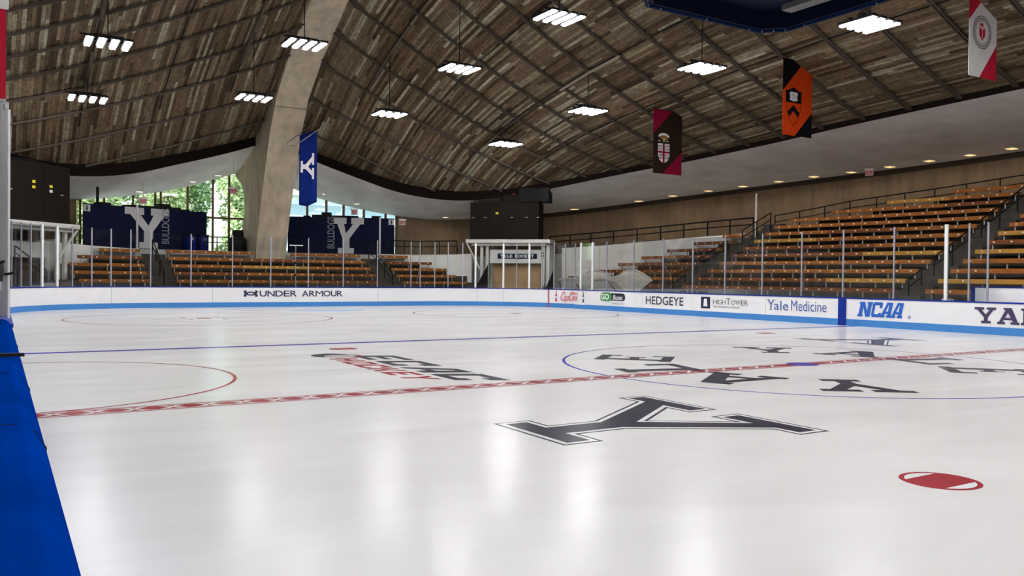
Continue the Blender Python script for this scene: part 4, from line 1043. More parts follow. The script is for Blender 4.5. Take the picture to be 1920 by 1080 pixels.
# ------------------------------------------------------------------ corner portals with the plant boxes above
def portal(A, B, right):
    A, B = V(A), V(B); d = (B - A).normalized(); n = V((d[1], -d[0])); LN = (B - A).length; ang = math.atan2(d[1], d[0])
    def bx(mb, t0, t1, z0, z1, o0, o1):
        """t along the front, o = distance behind the front"""
        c = [A + d * t0 - n * o0, A + d * t1 - n * o0, A + d * t1 - n * o1, A + d * t0 - n * o1]
        return mb.hexa([(*p, z0) for p in c] + [(*p, z1) for p in c])
    def pt(t, o, z): p = A + d * t - n * o; return (p[0], p[1], z)
    side = 'right corner' if right else 'left corner'
    org = pt(LN / 2, .8, 0)
    t = thing('portal_frame', 'white steel portal frame over the tunnel with the navy name sign' if right else 'white steel portal frame under the dark box at the left corner', 'portal', org)
    T0, T1 = (.11, 5.3) if right else (-.3, 5.3)
    mb = MB(); bx(mb, T0, T1, 3.68, 3.9, -.1, 1.9); obj('slab', mb, M['frame_white'], t, bevel=.02)
    mb = MB(); bx(mb, T0 + .3, T1 - .25, 3.52, 3.68, .1, .3); obj('beam', mb, M['frame_white'], t)
    for t0, w in ((.95, .16), (1.3, .16), (4.72, .2), (5.02, .2)) if right else ((4.25, .18), (4.7, .18), (1.0, .16), (.2, .16)):
        for o in (.25, 1.5):
            mb = MB(); bx(mb, t0, t0 + w, 0, 3.6, o, o + .16); obj('column', mb, M['frame_white'], t)
    mb = MB()
    if right: mb.beam(pt(.16, .05, 3.66), pt(.95, .2, 2.1), .09, .09)
    else: mb.beam(pt(5.25, .05, 3.66), pt(4.3, .2, 2.3), .09, .09)
    obj('brace', mb, M['frame_white'], t)
    if right:
        mb = MB(); bx(mb, 1.5, 4.66, 2.48, 3.3, .45, .6); obj('lintel', mb, M['frame_white'], t)
        t2 = thing('name_sign', 'navy sign with white capitals on the white lintel of the portal', 'sign', pt(3.2, .4, 2.8))
        mb = MB(); bx(mb, 2.0, 4.42, 2.76, 3.06, .405, .446); obj('board', mb, M['navy'], t2)
        fr = (pt(2.0, .40, 2.80), (d[0], d[1], 0), (0, 0, 1)); mb = MB(); x = .16
        for ch in 'YALE HOCKEY':
            if ch == ' ': x += .12; continue
            glyph(mb, ch, fr, x, 0.02, .165, .185, .002); x += .197
        obj('lettering', mb, M['white_ink'], t2)
        t3 = solo('back_panel', MB().add(*(lambda m: (m.v, m.f))(bx(MB(), 1.58, 4.7, .1, 2.46, .95, 1.05))), M['tan'], 'tan plywood panel closing the tunnel under the navy sign', 'panel')
        # dark netting leaning on either side of the tunnel mouth
        for k, (ta, tb, lab) in enumerate(((.35, 1.5, 'dark slanting rubber flap left of the tan panel'), (4.75, 5.5, 'dark rubber flap hanging right of the tan panel'))):
            mb = MB(); a, b, c_ = V(pt(ta, -.05, .2)), V(pt(tb, -.05, .2)), V(pt(tb, -.05, 2.4 if k == 0 else 2.1)); e = V((-n[0], -n[1], 0)) * .04
            mb.add([a, b, c_, a + e, b + e, c_ + e], [(0, 1, 2), (5, 4, 3), (0, 3, 4, 1), (1, 4, 5, 2), (2, 5, 3, 0)])
            solo('rubber_flap', mb, M['dark'], lab, 'flap')
        mb = MB(); bx(mb, 4.72, 4.86, 2.85, 2.97, .22, .25); bx(mb, 4.72, 4.86, 3.03, 3.14, .22, .25); obj('switch_box', mb, M['dark'], t)
    else:
        mb = MB(); bx(mb, 1.2, 4.4, 2.3, 3.0, .7, .85); obj('lintel', mb, M['frame_white'], t)
        mb = MB(); bx(mb, .2, 4.3, .1, 2.3, 1.2, 1.3); solo('back_panel', mb, M['step'], 'grey panel closing the tunnel at the left corner', 'panel')
        mb = MB(); bx(mb, 2.0, 3.3, 3.05, 3.5, 1.0, 1.1); obj('switch_box', mb, M['dark'], t)
    # plant box
    Z0, Z1 = (3.98, 6.14) if right else (4.02, 6.55)
    P0, P1 = (.34, 4.56) if right else (0.0, 4.8)
    t = thing('plant_box', 'dark brown-black plant box on the white portal with one yellow sticker' if right else 'dark brown-black plant box at the left corner with yellow stickers', 'plant box', pt((P0 + P1) / 2, .9, 3.9))
    mb = MB(); bx(mb, P0, P1, Z0, Z1, .05, 1.75); obj('housing', mb, M['blackbox'], t, bevel=.02)
    mb = MB(); bx(mb, P0 - .03, P1 + .03, Z0 - .08, Z0, .0, 1.8); obj('base_frame', mb, M['duct'], t)
    for k in range(1, 3):
        s = P0 + (P1 - P0) * k / 3; mb = MB(); bx(mb, s - .01, s + .01, Z0, Z1, .035, .06); obj('door_seam', mb, M['dark'], t)
    for s in ((.45, 1.2, 2.85, 3.75, 4.45) if right else (1.3, 4.2)):
        mb = MB(); bx(mb, s, s + .16, 5.2, 5.24, .02, .06); obj('handle', mb, M['leg'], t)
    st = ((1.93, 5.42),) if right else ((2.55, 5.62), (2.55, 5.38), (3.55, 5.5), (3.55, 5.28))
    for k, (s, z) in enumerate(st):
        mb = MB(); bx(mb, s, s + .17, z, z + .12, .03, .06); obj('sticker', mb, M['yellow'] if k != 3 else M['white_ink'], t, label='yellow sticker' if k != 3 else 'white sticker')
    for s in ((.55, 2.28) if right else (P0 + .3, P1 - .3)):
        mb = MB(); p = pt(s, .5, Z1); mb.tube([p, (p[0], p[1], min(roof_z(p[0], p[1]), 9.5) - .03)], .03, 6); obj('hanger_rod', mb, M['dark'], t)
    if right:
        t = thing('duct_box', 'big black duct box on top of the plant box in the right corner', 'duct', pt(4.4, 1.0, Z1))
        mb = MB(); bx(mb, 3.35, 4.75, 6.16, 6.98, .1, 1.3); obj('duct', mb, M['duct'], t, bevel=.02)
        mb = MB(); bx(mb, 4.75, 5.15, 6.16, 6.98, .0, 1.4); obj('louvre', mb, M['dark'], t)
        mb = MB(); p = pt(2.9, .8, 6.58); mb.cyl(p, .42, .35, 16, .2); mb.tube([p, (p[0], p[1], roof_z(p[0], p[1]) - .05)], .16, 10); obj('riser', mb, M['duct'], t)
        mb = MB(); bx(mb, 2.35, 3.3, 6.16, 6.57, .2, 1.2); obj('side_duct', mb, M['blackbox'], t)
        t = thing('cable_tray', 'low dark cable tray with looping pipes on the plant box, left of the duct', 'cable tray', pt(1.4, .8, Z1))
        mb = MB(); bx(mb, .8, 2.2, 6.16, 6.3, .4, 1.0); obj('tray', mb, M['dark'], t)
        mb = MB(); mb.tube([pt(.9, .6, 6.3), pt(1.2, .6, 6.6), pt(1.7, .6, 6.7), pt(2.1, .6, 6.62), pt(2.15, .6, 6.3)], .045, 8); obj('pipe', mb, M['duct'], t)
        mb = MB(); bx(mb, 2.95, 3.02, 6.60, 6.69, .25, .32); obj('indicator', mb, M['exit_red'], t)
    else:
        mb = MB(); p = [pt(1.6, .7, 6.55), pt(2.2, .7, 6.68), pt(3.4, .7, 6.70), pt(4.5, .7, 6.6)]; mb.tube(p, .05, 8); obj('pipe', mb, M['duct'], t)
portal((11.05, 34.2), (14.3, 31.1), True)
portal((-13.6, 30.6), (-10.1, 34.05), False)

for x, y, z0, lab in ((-8.75, 37.2, 5.22, 'thick black hanging rod between roof and left navy booth'),):
    mb = MB(); mb.tube([(x, y, z0), (x, y, soffit_z(x, y) - .0)], .07, 8); solo('hanging_rod', mb, M['dark'], lab, 'rod')

# ------------------------------------------------------------------ stored goals
def goal(y0, label):
    t = thing('hockey_goal', label, 'goal', (13.75, y0 - .8, .62), 'stored goals')
    lo = catmull([(13.35, y0, 1.50), (13.35, y0 - .75, 1.58), (13.38, y0 - 1.5, 1.52), (13.42, y0 - 2.2, 1.30), (13.45, y0 - 2.9, .72)], 4)
    hi = catmull([(13.55, y0 - .35, 1.53), (14.0, y0 - 1.2, 1.72), (14.05, y0 - 1.85, 1.99), (14.05, y0 - 2.75, 2.0), (14.0, y0 - 3.6, 1.72), (13.9, y0 - 4.05, 1.5)], 4)
    m = max(len(lo), len(hi)); lo2 = [lo[round(k * (len(lo) - 1) / (m - 1))] for k in range(m)]; hi2 = [hi[round(k * (len(hi) - 1) / (m - 1))] for k in range(m)]
    mb = MB(); mb.tube(lo, .065, 8); obj('base_padding', mb, M['net_pipe'], t)
    mb = MB(); mb.tube(hi, .045, 8); obj('top_padding', mb, M['net_pipe'], t)
    mb = MB(); mb.grid([[a + (b - a) * k / 5 + V((.04, 0, -.10 * math.sin(PI * k / 5))) for k in range(6)] for a, b in zip(lo2, hi2)]); obj('netting', mb, M['net'], t, smooth=True)
    bot = [(13.4, y0 - .7, .64), (13.4, y0 - 2.0, .64)]
    mb = MB(); mb.grid([[p, V((p[0] + .1, y0 - .6 - (y0 - p[1]) * .62, .66))] for p in lo]); obj('netting', mb, M['net'], t, smooth=True)
    mb = MB(); mb.tube([hi[-1], (13.5, y0 - 3.1, .66)], .035, 8); obj('goal_post', mb, M['red_pipe'], t, label='dull red post')
    mb = MB(); mb.tube([(13.42, y0 - 1.2, 1.5), (13.42, y0 - 2.3, .66)], .035, 8); obj('goal_post', mb, M['red_pipe'], t, label='dull red post')
    mb = MB(); mb.tube([(13.35, y0, 1.5), (13.4, y0 - .1, .64)], .03, 8); obj('goal_post', mb, M['red_pipe'], t, label='dull red post')
goal(27.35, 'cream netted goal frame stored behind the glass, nearer the portal')
goal(24.35, 'cream netted goal frame stored behind the glass, nearer the large stand')

def bag(x, y, z, sx, sy, sz, rz, lab, seed):
    rnd = random.Random(seed); bm = bmesh.new(); bmesh.ops.create_icosphere(bm, subdivisions=3, radius=1)
    mb = MB(); off = [V((rnd.random(), rnd.random(), rnd.random())) * 3 for _ in range(3)]
    vs = []
    for v in bm.verts:
        k = 1 + .14 * math.sin(v.co.x * 4 + off[0].x) * math.cos(v.co.z * 3 + off[1].y); a, b, c = v.co * k
        c = max(c, -.75); vs.append((x + (a * sx) * math.cos(rz) - (b * sy) * math.sin(rz), y + (a * sx) * math.sin(rz) + (b * sy) * math.cos(rz), z + (c + .75) * sz))
    bm.verts.index_update(); fs = [tuple(v.index for v in f.verts) for f in bm.faces]; bm.free(); mb.add(vs, fs)
    t = thing('equipment_bag', lab, 'bag', (x, y, z), 'bags at the tunnel mouth'); obj('body', mb, M['dark'], t, smooth=True)
    mb = MB(); mb.tube([(x - sx * .5, y, z + sz * 1.45), (x - sx * .2, y, z + sz * 1.95), (x + sx * .3, y, z + sz * 1.9), (x + sx * .5, y, z + sz * 1.4)], .025, 6); obj('strap', mb, M['duct'], t)
bag(14.05, 29.75, 0, .42, .3, .62, .6, 'black equipment bag right of the tunnel mouth, beside the goals', 3)

# ------------------------------------------------------------------ lights and exit signs under the soffit
def downlight(x, y, lab, m, group, w=.36, h=.26, rz=0.0):
    z = soffit_z(x, y); t = thing('downlight', lab, 'ceiling light', (x, y, z - .03), group)
    mb = MB(); mb.box((x, y, z - .02), (w + .06, h + .06, .05), rz); obj('frame', mb, M['soffit'], t)
    mb = MB(); mb.box((x, y, z - .055), (w, h, .025), rz); obj('lens', mb, m, t)
    ld = bpy.data.lights.new('downlight_beam', 'SPOT'); ld.energy = 28 if m is M['amber'] else 40; ld.color = (1, .84, .64) if m is M['amber'] else (1, .88, .7)
    ld.spot_size = 2.6; ld.spot_blend = 1.0; ld.shadow_soft_size = .12
    lo = bpy.data.objects.new('downlight_beam', ld); COL.objects.link(lo); lo.parent = t; lo.location = (0, 0, -.08)
AM = [(19.4, 34.4), (22.2, 31.2), (23.3, 29.2), (24.2, 27.0), (24.85, 24.8), (25.3, 22.5), (25.55, 20.25), (25.75, 18.0), (25.85, 15.8), (25.9, 13.7), (25.95, 11.7), (25.95, 9.8)]
for k, (x, y) in enumerate(AM):
    downlight(x, y, f'{NTH[k + 1]} warm downlight from the portal end of the row above the brown side wall', M['amber'], 'warm downlights above the side wall', .42, .34)
for x, y, lab in ((4.4, 40.3, 'pale downlight in the soffit right of the arch, nearer the arch'), (6.2, 39.6, 'pale downlight in the soffit right of the arch, second from it'), (12.0, 38.6, 'pale downlight in the soffit just left of the right plant box'),
                  (-6.4, 39.9, 'pale downlight in the soffit above the left booth lettering'), (-3.55, 40.2, 'pale downlight in the left soffit, second from the arch'), (-2.1, 40.3, 'pale downlight in the left soffit, nearest the arch')):
    downlight(x, y, lab, M['pale'], 'pale downlights at the entrance end', .3, .2)
def exit_sign(x, y, z, lab, rz=0.0):
    u = V((math.cos(rz), math.sin(rz), 0)); n = V((u[1], -u[0], 0)); t = thing('exit_sign', lab, 'exit sign', (x, y, z))
    mb = MB(); mb.box((x, y, z + .21), (.46, .14, .08), rz); obj('housing', mb, M['exit_top'], t)
    mb = MB(); mb.box((x, y, z + .02), (.40, .035, .29), rz); obj('face', mb, M['exit_face'], t)
    o = V((x, y, z)) - u * .165 + n * .019 - V((0, 0, .07)); mb = MB(); put_text(mb, 'EXIT', (tuple(o), tuple(u), (0, 0, 1)), 0, 0, .33, .19, .004, .03); obj('lettering', mb, M['exit_red'], t)
    top = soffit_z(x, y); mb = MB(); mb.tube([(x, y, z + .3), (x, y, max(z + .32, top))], .012, 6); obj('stem', mb, M['leg'], t)
exit_sign(-1.75, 38.0, 6.3, 'red exit sign hanging on a long stem beside the arch foot')
exit_sign(-6.5, 37.85, 5.45, 'red exit sign hanging above the lettering of the left booth')
exit_sign(5.4, 37.85, 5.45, 'red exit sign hanging above the right booth letter')
exit_sign(8.2, 37.0, 4.9, 'red exit sign hanging between the right booth and the plant box')
exit_sign(25.3, 16.6, 7.2, 'red exit sign hanging above the side wall among the warm downlights', -PI / 2 + .3)
mb = MB(); mb.beam((26.19, 23.4, 6.05), (26.46, 21.6, 6.1), .03, .5); solo('wall_vent', mb, M['wall'], 'faint rectangular vent panel on the brown wall above the top benches', 'vent')

# ------------------------------------------------------------------ pendant high-bay lights
def make_light():
    t = thing('pendant_light', 'x', 'pendant light')
    for k in range(4):
        x = (k - 1.5) * .39
        mb = MB(); mb.box((x, 0, .05), (.27, 1.26, .08)); b = obj('light_bar', mb, M['dark'], t)
        mb = MB()
        mb.box((x, 0, -.012), (.165, 1.2, .045))
        obj('lens', mb, M['lamp'], b)
    mb = MB()
    for dy in (-.25, .25): mb.box((0, dy, .15), (1.35, .06, .06))
    mb.box((0, 0, .2), (.95, .2, .12)); mb.box((-.7, -.25, .15), (.3, .07, .05)); obj('mounting_bar', mb, M['dark'], t)
    return t
proto = make_light()
ROWY = [-23.4, -16.1, -8.8, -1.5, 5.8, 13.1, 20.4, 27.7]
ZL = {(10, 5.8): 9.6, (10, 13.1): 9.75, (10, 20.4): 9.3, (10, 27.7): 8.73, (3.3, 13.1): 10.55, (3.3, 20.4): 10.3, (3.3, 27.7): 9.58}
DESC = {(-10.0, 20.4): 'upper of the two pendant lights over the left end of the rink', (-10.0, 27.7): 'lower of the two pendant lights over the left end of the rink',
        (-3.3, 20.4): 'pendant light in front of the upper arch', (-3.3, 27.7): 'pendant light left of the arch and below the one in front of it',
        (3.3, 27.7): 'pendant light right of the arch, nearest the arch', (3.3, 20.4): 'pendant light hanging second in the row right of the arch', (3.3, 13.1): 'pendant light hanging third in the row right of the arch, near the frame top',
        (10.0, 27.7): 'pendant light above the right corner plant box', (10.0, 20.4): 'pendant light between the arch-side row and the brown banner',
        (10.0, 13.1): 'pendant light below the left end of the scoreboard', (10.0, 5.8): 'pendant light beside the right end of the scoreboard'}
SPOTS = [(x, y) for y in ROWY for x in (-10.0, -3.3, 3.3, 10.0)]
LAMPS = [proto if k == 0 else copy_tree(proto) for k in range(len(SPOTS))]
for (x, y), t in zip(SPOTS, LAMPS):
    z = ZL.get((abs(x), y), 9.7 if abs(x) == 10 else 10.7); t.location = (x, y, z)
    if (x, y) in DESC: tag(t, DESC[(x, y)], None, 'pendant high-bay lights')
    else: tag(t, 'pendant light above the camera side of the rink, outside the picture', None, 'pendant lights outside the picture')
    mb = MB(); zt = roof_z(x, y); mb.tube([(x, y, z + .2), (x, y, zt - .14)], .018, 6); obj('stem', mb, M['dark'], t)
    mb = MB(); a = (x, y - 2.25, roof_z(x, y - 2.25) - .2); c = (x, y, zt - .19); b = (x, y + 2.25, roof_z(x, y + 2.25) - .2)
    mb.beam(a, c, .12, .07); mb.beam(c, b, .12, .07); obj('ceiling_strut', mb, M['rib'] if (x, y) != (10.0, 20.4) else M['pale_wood'], t)

# ------------------------------------------------------------------ banners
def banner(x0, x1, y, z0, z1, body, label, tri=None, deco=None, hang=True):
    t = thing('banner', label, 'banner', ((x0 + x1) / 2, y, z0)); W, H = x1 - x0, z1 - z0
    mb = MB(); rows = []
    for j in range(9):
        rows.append([(x0 + W * k / 8, y, z0 + H * j / 8) for k in range(9)])
    fr = ((x0, y - .006, z0), (1, 0, 0), (0, 0, 1)); mb = MB(); mb.prism(rect(0, 0, W, H), fr, .012); obj('cloth', mb, M[body], t)
    f2 = ((x0, y - .010, z0), (1, 0, 0), (0, 0, 1))
    if tri:
        c, (tx, ty), (bx_, by) = tri
        mb = MB(); mb.prism([(0, H), (0, H - ty), (tx, H)], f2, .02); obj('corner_panel', mb, M[c], t)
        mb = MB(); mb.prism([(W, 0), (W, by), (W - bx_, 0)], f2, .02); obj('corner_panel', mb, M[c], t)
    if deco: deco(t, f2, W, H)
    if hang:
        mb = MB(); mb.tube([(x0 - .05, y, z1), (x1 + .05, y, z1)], .02, 6); obj('top_pole', mb, M['dark'], t)
        mb = MB()
        for x in (x0 + .1, x1 - .1): mb.tube([(x, y, z1), (x, y, max(z1 + .05, roof_z(x, y) - .1))], .006, 4)
        obj('hanging_wire', mb, M['dark'], t)
    return t
def deco_brown(t, f, W, H):
    cx = .36 * W; 
    sh = [(cx - .36, 1.42), (cx - .36, .85), (cx - .26, .64), (cx, .48), (cx + .26, .64), (cx + .36, .85), (cx + .36, 1.42)]
    mb = MB(); mb.poly(sh, f, .003); s = obj('shield', mb, M['banner_crimson'], t)
    mb = MB()
    for q in ([(cx - .36, 1.06), (cx - .06, 1.06), (cx - .06, 1.42), (cx - .36, 1.42)], [(cx + .06, 1.06), (cx + .36, 1.06), (cx + .36, 1.42), (cx + .06, 1.42)],
              [(cx - .06, .97), (cx - .36, .97), (cx - .36, .85), (cx - .26, .64), (cx - .06, .52)], [(cx + .06, .97), (cx + .06, .52), (cx + .26, .64), (cx + .36, .85), (cx + .36, .97)]): mb.poly(q, f, .005)
    obj('quarter', mb, M['banner_white'], s)
    mb = MB()
    for ox, oy in ((-.21, 1.24), (.21, 1.24), (-.19, .83), (.19, .83)):
        stroke(mb, [(cx + ox - .1, oy - .09), (cx + ox - .1, oy + .09), (cx + ox, oy + .06), (cx + ox + .1, oy + .09), (cx + ox + .1, oy - .09), (cx + ox, oy - .12), (cx + ox - .1, oy - .09)], .028, f, .007); stroke(mb, [(cx + ox, oy - .1), (cx + ox, oy + .06)], .02, f, .007)
    obj('book_mark', mb, M['banner_black'], s)
    mb = MB(); mb.poly([(cx - .34, 1.72)] + arc(cx, 1.70, .36, .22, 160, 20, 10) + [(cx + .34, 1.72), (cx + .2, 1.74), (cx + .1, 1.80), (cx - .1, 1.80), (cx - .2, 1.74)], f, .003)
    for ox in (-.28, 0, .22): mb.poly(arc(cx + ox, 1.52, .07, .05, 0, 180, 8), f, .003)
    obj('cloud', mb, M['banner_white'], t)
    mb = MB(); mb.poly(arc(cx + .02, 1.63, .09, .08, 0, 360, 14)[:-1], f, .004)
    for a in range(0, 181, 22): stroke(mb, [(cx + .02 + .1 * math.cos(math.radians(a)), 1.63 + .1 * math.sin(math.radians(a))), (cx + .02 + .24 * math.cos(math.radians(a)), 1.63 + .17 * math.sin(math.radians(a)))], .02, f, .004)
    obj('sun', mb, M['gold'], t)
def deco_orange(t, f, W, H):
    cx = .36 * W; b = .5
    ou = [(cx - .44, 1.75), (cx - .40, 1.05), (cx - .25, .62), (cx, .38), (cx + .25, .62), (cx + .42, 1.05), (cx + .44, 1.72)]
    mb = MB(); stroke(mb, ou, .022, f, .003); obj('shield_outline', mb, M['banner_black'], t)
    mb = MB(); mb.poly([(cx - .45, 1.30), (cx + .45, 1.30), (cx + .46, 1.78), (cx + .36, 1.76), (cx + .2, 1.82), (cx, 1.92), (cx - .2, 1.82), (cx - .36, 1.76), (cx - .46, 1.78)], f, .004); s = obj('shield_top', mb, M['banner_black'], t)
    mb = MB(); mb.poly([(cx - .24, 1.40), (cx - .04, 1.36), (cx + .04, 1.36), (cx + .24, 1.40), (cx + .20, 1.5), (cx + .24, 1.68), (cx + .12, 1.74), (cx, 1.71), (cx - .12, 1.74), (cx - .24, 1.68), (cx - .2, 1.5)], f, .006); obj('book', mb, M['banner_white'], s)
    mb = MB()
    for k in range(4): stroke(mb, [(cx - .14, 1.45 + k * .06), (cx + .14, 1.45 + k * .06)], .012, f, .008)
    obj('book_line', mb, M['grey_ink'], s)
    mb = MB(); mb.poly([(cx - .34, .92), (cx, 1.22), (cx, .98), (cx - .25, .74)], f, .004); mb.poly([(cx + .34, .92), (cx + .25, .74), (cx, .98), (cx, 1.22)], f, .004); obj('chevron', mb, M['banner_black'], t)
def deco_white(t, f, W, H):
    cx, cy = .46 * W, 1.46
    mb = MB(); ring(mb, (cx, cy), .52, .03, f, n=40, lift=.004); ring(mb, (cx, cy), .38, .02, f, n=36, lift=.004); obj('seal_ring', mb, M['grey_ink'], t)
    mb = MB()
    ring(mb, (cx, cy), .45, .035, f, n=40, lift=.004)
    obj('seal_border', mb, M['grey_ink'], t)
    mb = MB(); mb.poly([(cx - .17, cy + .16), (cx - .17, cy - .1), (cx, cy - .27), (cx + .17, cy - .1), (cx + .17, cy + .16)], f, .004); mb.poly([(cx - .14, cy + .2), (cx + .1, cy + .2), (cx + .02, cy + .3), (cx - .12, cy + .28)], f, .004); s = obj('shield', mb, M['banner_red'], t)
    mb = MB(); stroke(mb, [(cx, cy - .2), (cx, cy + .1)], .03, f, .006); stroke(mb, [(cx - .12, cy + .12), (cx + .12, cy + .12)], .03, f, .006); obj('shield_mark', mb, M['banner_white'], s)
banner(13.0, 14.78, 19.3, 6.58, 9.58, 'banner_brown', 'dark brown banner with crimson corners and a shield of four books', ('banner_crimson', (1.16, 1.15), (1.2, 1.1)), deco_brown)
banner(13.2, 14.91, 11.9, 7.37, 10.36, 'banner_orange', 'orange banner with black corners and a black chevron shield', ('banner_black', (1.2, 1.25), (1.0, 1.0)), deco_orange)
banner(13.21, 14.79, 4.5, 8.22, 11.2, 'banner_white', 'white banner with red corners and a round seal at the right edge', ('banner_red', (1.2, 1.2), (.98, 1.15)), deco_white)
banner(-14.75, -12.985, 11.9, 5.48, 8.4, 'banner_red', 'dark-topped red banner showing only its edge at the left side of the picture', ('banner_black', (1.2, 1.0), (.01, .01)))
banner(-14.75, -13.0, 4.5, 5.67, 8.6, 'banner_white', 'white banner of which only a corner shows at the top left', ('banner_red', (1.1, 1.1), (.01, .01)))
# blue banner on a pole fixed to the arch
t = thing('banner', 'blue banner with a white slab letter hanging from a pole on the arch', 'banner', (.6, 32.6, 5.4))
p0, p1 = V((.20, 32.95, 8.42)), V((1.30, 32.35, 9.32)); 
q0 = V((.42, 32.85, 8.98)); q1 = V((1.22, 32.4, 9.30))
a0 = q0; a1 = q1; u = (V((a1[0], a1[1], 0)) - V((a0[0], a0[1], 0))).normalized(); Wd = (V((a1[0], a1[1], 0)) - V((a0[0], a0[1], 0))).length
fr = ((a0[0], a0[1], 5.3), tuple(u), (0, 0, 1)); mb = MB()
n_ = u.cross(V((0, 0, 1)))
rows = []
cols = 14
top = lambda s: (a0[2] - 5.3) + (a1[2] - a0[2]) * s
bot = lambda s: .02 + .30 * max(0, s - .45) - .06 * math.sin(PI * s)
def fold(s, v): return .035 * math.sin(s * 9 + 1) * (1 - .5 * v)
for j in range(13):
    r = []
    for k in range(cols + 1):
        s = k / cols; v = j / 12; zz = 5.3 + bot(s) + (top(s) - bot(s)) * v; p = V((a0[0], a0[1], zz)) + u * Wd * s + n_ * fold(s, v); r.append(p)
    rows.append(r)
mb.grid(rows); cl = obj('cloth', mb, M['banner_blue'], t, smooth=True)
so = cl.modifiers.new('thick', 'SOLIDIFY'); so.thickness = .012
# letter lies on its side, its top to the right-hand lower edge
mb = MB(); P = [(a, b) for a, b in GL['Y'][0]]
fy = ((a0[0] + u[0] * .12 + n_[0] * .06, a0[1] + u[1] * .12 + n_[1] * .06, 6.62), (u[0] * 0.0, u[1] * 0.0, 1.0), (-u[0], -u[1], 0))
mb.prism([(a * 1.36, .08 + b * .70) for a, b in P], ((a0[0] + n_[0] * .06, a0[1] + n_[1] * .06, 8.05), (0, 0, -1), (u[0], u[1], 0)), .008); obj('letter', mb, M['banner_white'], t, label='white slab letter lying on its side')
mb = MB(); mb.tube([p0, p1], .025, 8); obj('pole', mb, M['pale_wood'], t)
mb = MB(); mb.tube([V((-.05, 33.55, 8.62)), V((1.25, 32.38, 9.78)), p1], .02, 6); mb.tube([V((-.1, 32.95, 8.4)), p0], .02, 6); obj('bracket', mb, M['rib'], t)

# ------------------------------------------------------------------ centre scoreboard
t = thing('scoreboard', 'dark navy hanging scoreboard cut off by the top of the picture', 'scoreboard', (0, 0, 7.25))
def octa(hx, hy, c): return [(-hx, -hy + c), (-hx + c, -hy), (hx - c, -hy), (hx, -hy + c), (hx, hy - c), (hx - c, hy), (-hx + c, hy), (-hx, hy - c)]
oc = octa(2.12, 2.72, .45); ic = octa(2.0, 2.6, .42)
mb = MB(); n = 8
for k in range(n):
    a, b = oc[k], oc[(k + 1) % n]; c, d = ic[k], ic[(k + 1) % n]
    mb.hexa([(*a, 7.3), (*b, 7.3), (*d, 7.3), (*c, 7.3), (*a, 9.1), (*b, 9.1), (*d, 9.1), (*c, 9.1)])
obj('side_panel', mb, M['score'], t)
mb = MB(); mb.tube([(x, y, 7.3) for x, y in oc], .055, 8, True); obj('rim', mb, M['score_rim'], t, smooth=True)
mb = MB(); mb.prism(ic, ((0, 0, 7.75), (1, 0, 0), (0, 1, 0)), .06); obj('underside', mb, M['score'], t)
mb = MB(); mb.box((1.45, 1.0, 7.5), (.32, 1.5, .12)); obj('light_strip', mb, M['score_grey'], t, label='dull grey strip')
mb = MB(); mb.cyl((-.2, .6, 7.45), .8, .28, 24, .7); obj('hub', mb, M['score_rim'], t)
mb = MB()
for x, y in ((-1.6, -2.2), (1.6, -2.2), (1.6, 2.2), (-1.6, 2.2)): mb.tube([(x, y, 9.1), (x, y, roof_z(max(.9, abs(x)), y) - .05)], .03, 6)
obj('hanging_cable', mb, M['dark'], t)
mb = MB()
for k in range(n):
    a, b = V(oc[k]), V(oc[(k + 1) % n])
    for s in (.1, .5, .9):
        p = a + (b - a) * s; mb.cyl((p[0] * .985, p[1] * .985, 7.25), .012, .03, 8)
obj('bolt', mb, M['leg'], t)

# player's gate and small pieces beyond the right board
t = thing('penalty_bench_wall', 'low white partition with a blue end behind the right board', 'partition', (13.4, 3.4, .62))
mb = MB(); mb.box((13.3, 3.05, 1.03), (.08, 2.3, .82)); obj('panel', mb, M['board'], t)
mb = MB(); mb.box((13.3, 4.25, 1.03), (.1, .12, .84)); obj('end_post', mb, M['cap'], t)
mb = MB(); mb.box((13.3, 3.05, 1.455), (.11, 2.3, .03)); obj('cap_rail', mb, M['cap'], t)
mb = MB(); mb.box((13.45, 5.2, 1.0), (.2, .3, .12)); solo('white_box', mb, M['board'], 'small white box behind the right board next to the white post', 'box')

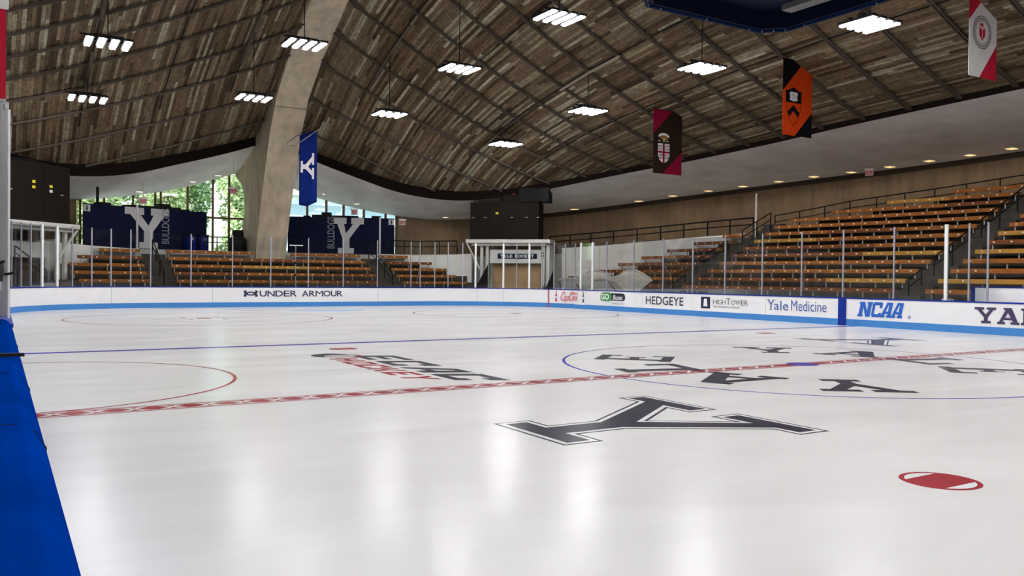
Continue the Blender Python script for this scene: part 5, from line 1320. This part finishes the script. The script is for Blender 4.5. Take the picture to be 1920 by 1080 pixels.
# ------------------------------------------------------------------ sky, sun, camera
w = bpy.data.worlds.new('World'); S.world = w; w.use_nodes = True; nt = w.node_tree; bg = nt.nodes['Background']
sk = nt.nodes.new('ShaderNodeTexSky'); sk.sky_type = 'NISHITA'; sk.sun_disc = False; sk.sun_elevation = math.radians(48); sk.sun_rotation = math.radians(200); sk.air_density = 1.2; sk.dust_density = 2.0
nt.links.new(sk.outputs[0], bg.inputs['Color']); bg.inputs['Strength'].default_value = .55
sl = bpy.data.lights.new('sun', 'SUN'); sl.energy = 16.0; sl.angle = .02; sl.color = (1, .96, .88)
so = bpy.data.objects.new('sun', sl); COL.objects.link(so); so.location = (-40, 20, 60); so.rotation_euler = V((.60, .16, -.83)).to_track_quat('-Z', 'Y').to_euler()

CX, CY, CH, YAW, PIT, ROLL, F = -13.148, -10.718, 1.597, 0.5520, -0.0120, 0.0110, 1570.0
CX, CY, CH, YAW, PIT, ROLL, F = -13.147814, -10.718131, 1.596830, 0.551597, -0.012231, 0.010634, 1569.972887
cam = bpy.data.cameras.new('camera'); co = bpy.data.objects.new('camera', cam); COL.objects.link(co)
cam.sensor_width = 36; cam.lens = F / 1920 * 36; cam.clip_start = .05; cam.clip_end = 400
d = V((math.sin(YAW) * math.cos(PIT), math.cos(YAW) * math.cos(PIT), math.sin(PIT))); r = V((math.cos(YAW), -math.sin(YAW), 0)); u = r.cross(d)
r2 = r * math.cos(ROLL) + u * math.sin(ROLL); u2 = u * math.cos(ROLL) - r * math.sin(ROLL)
m = Matrix((r2, u2, -d)).transposed().to_4x4(); m.translation = (CX, CY, CH); co.matrix_world = m
S.camera = co
S.view_settings.view_transform = 'Standard'; S.view_settings.look = 'None'; S.view_settings.gamma = 1; S.view_settings.use_curve_mapping = False
S.view_settings.exposure = 0.0
cy = S.cycles
cy.use_denoising = True
cy.max_bounces = 8; cy.diffuse_bounces = 5; cy.glossy_bounces = 3; cy.transparent_max_bounces = 24; cy.transmission_bounces = 4
cy.sample_clamp_indirect = 8.0; cy.caustics_reflective = True; cy.caustics_refractive = False
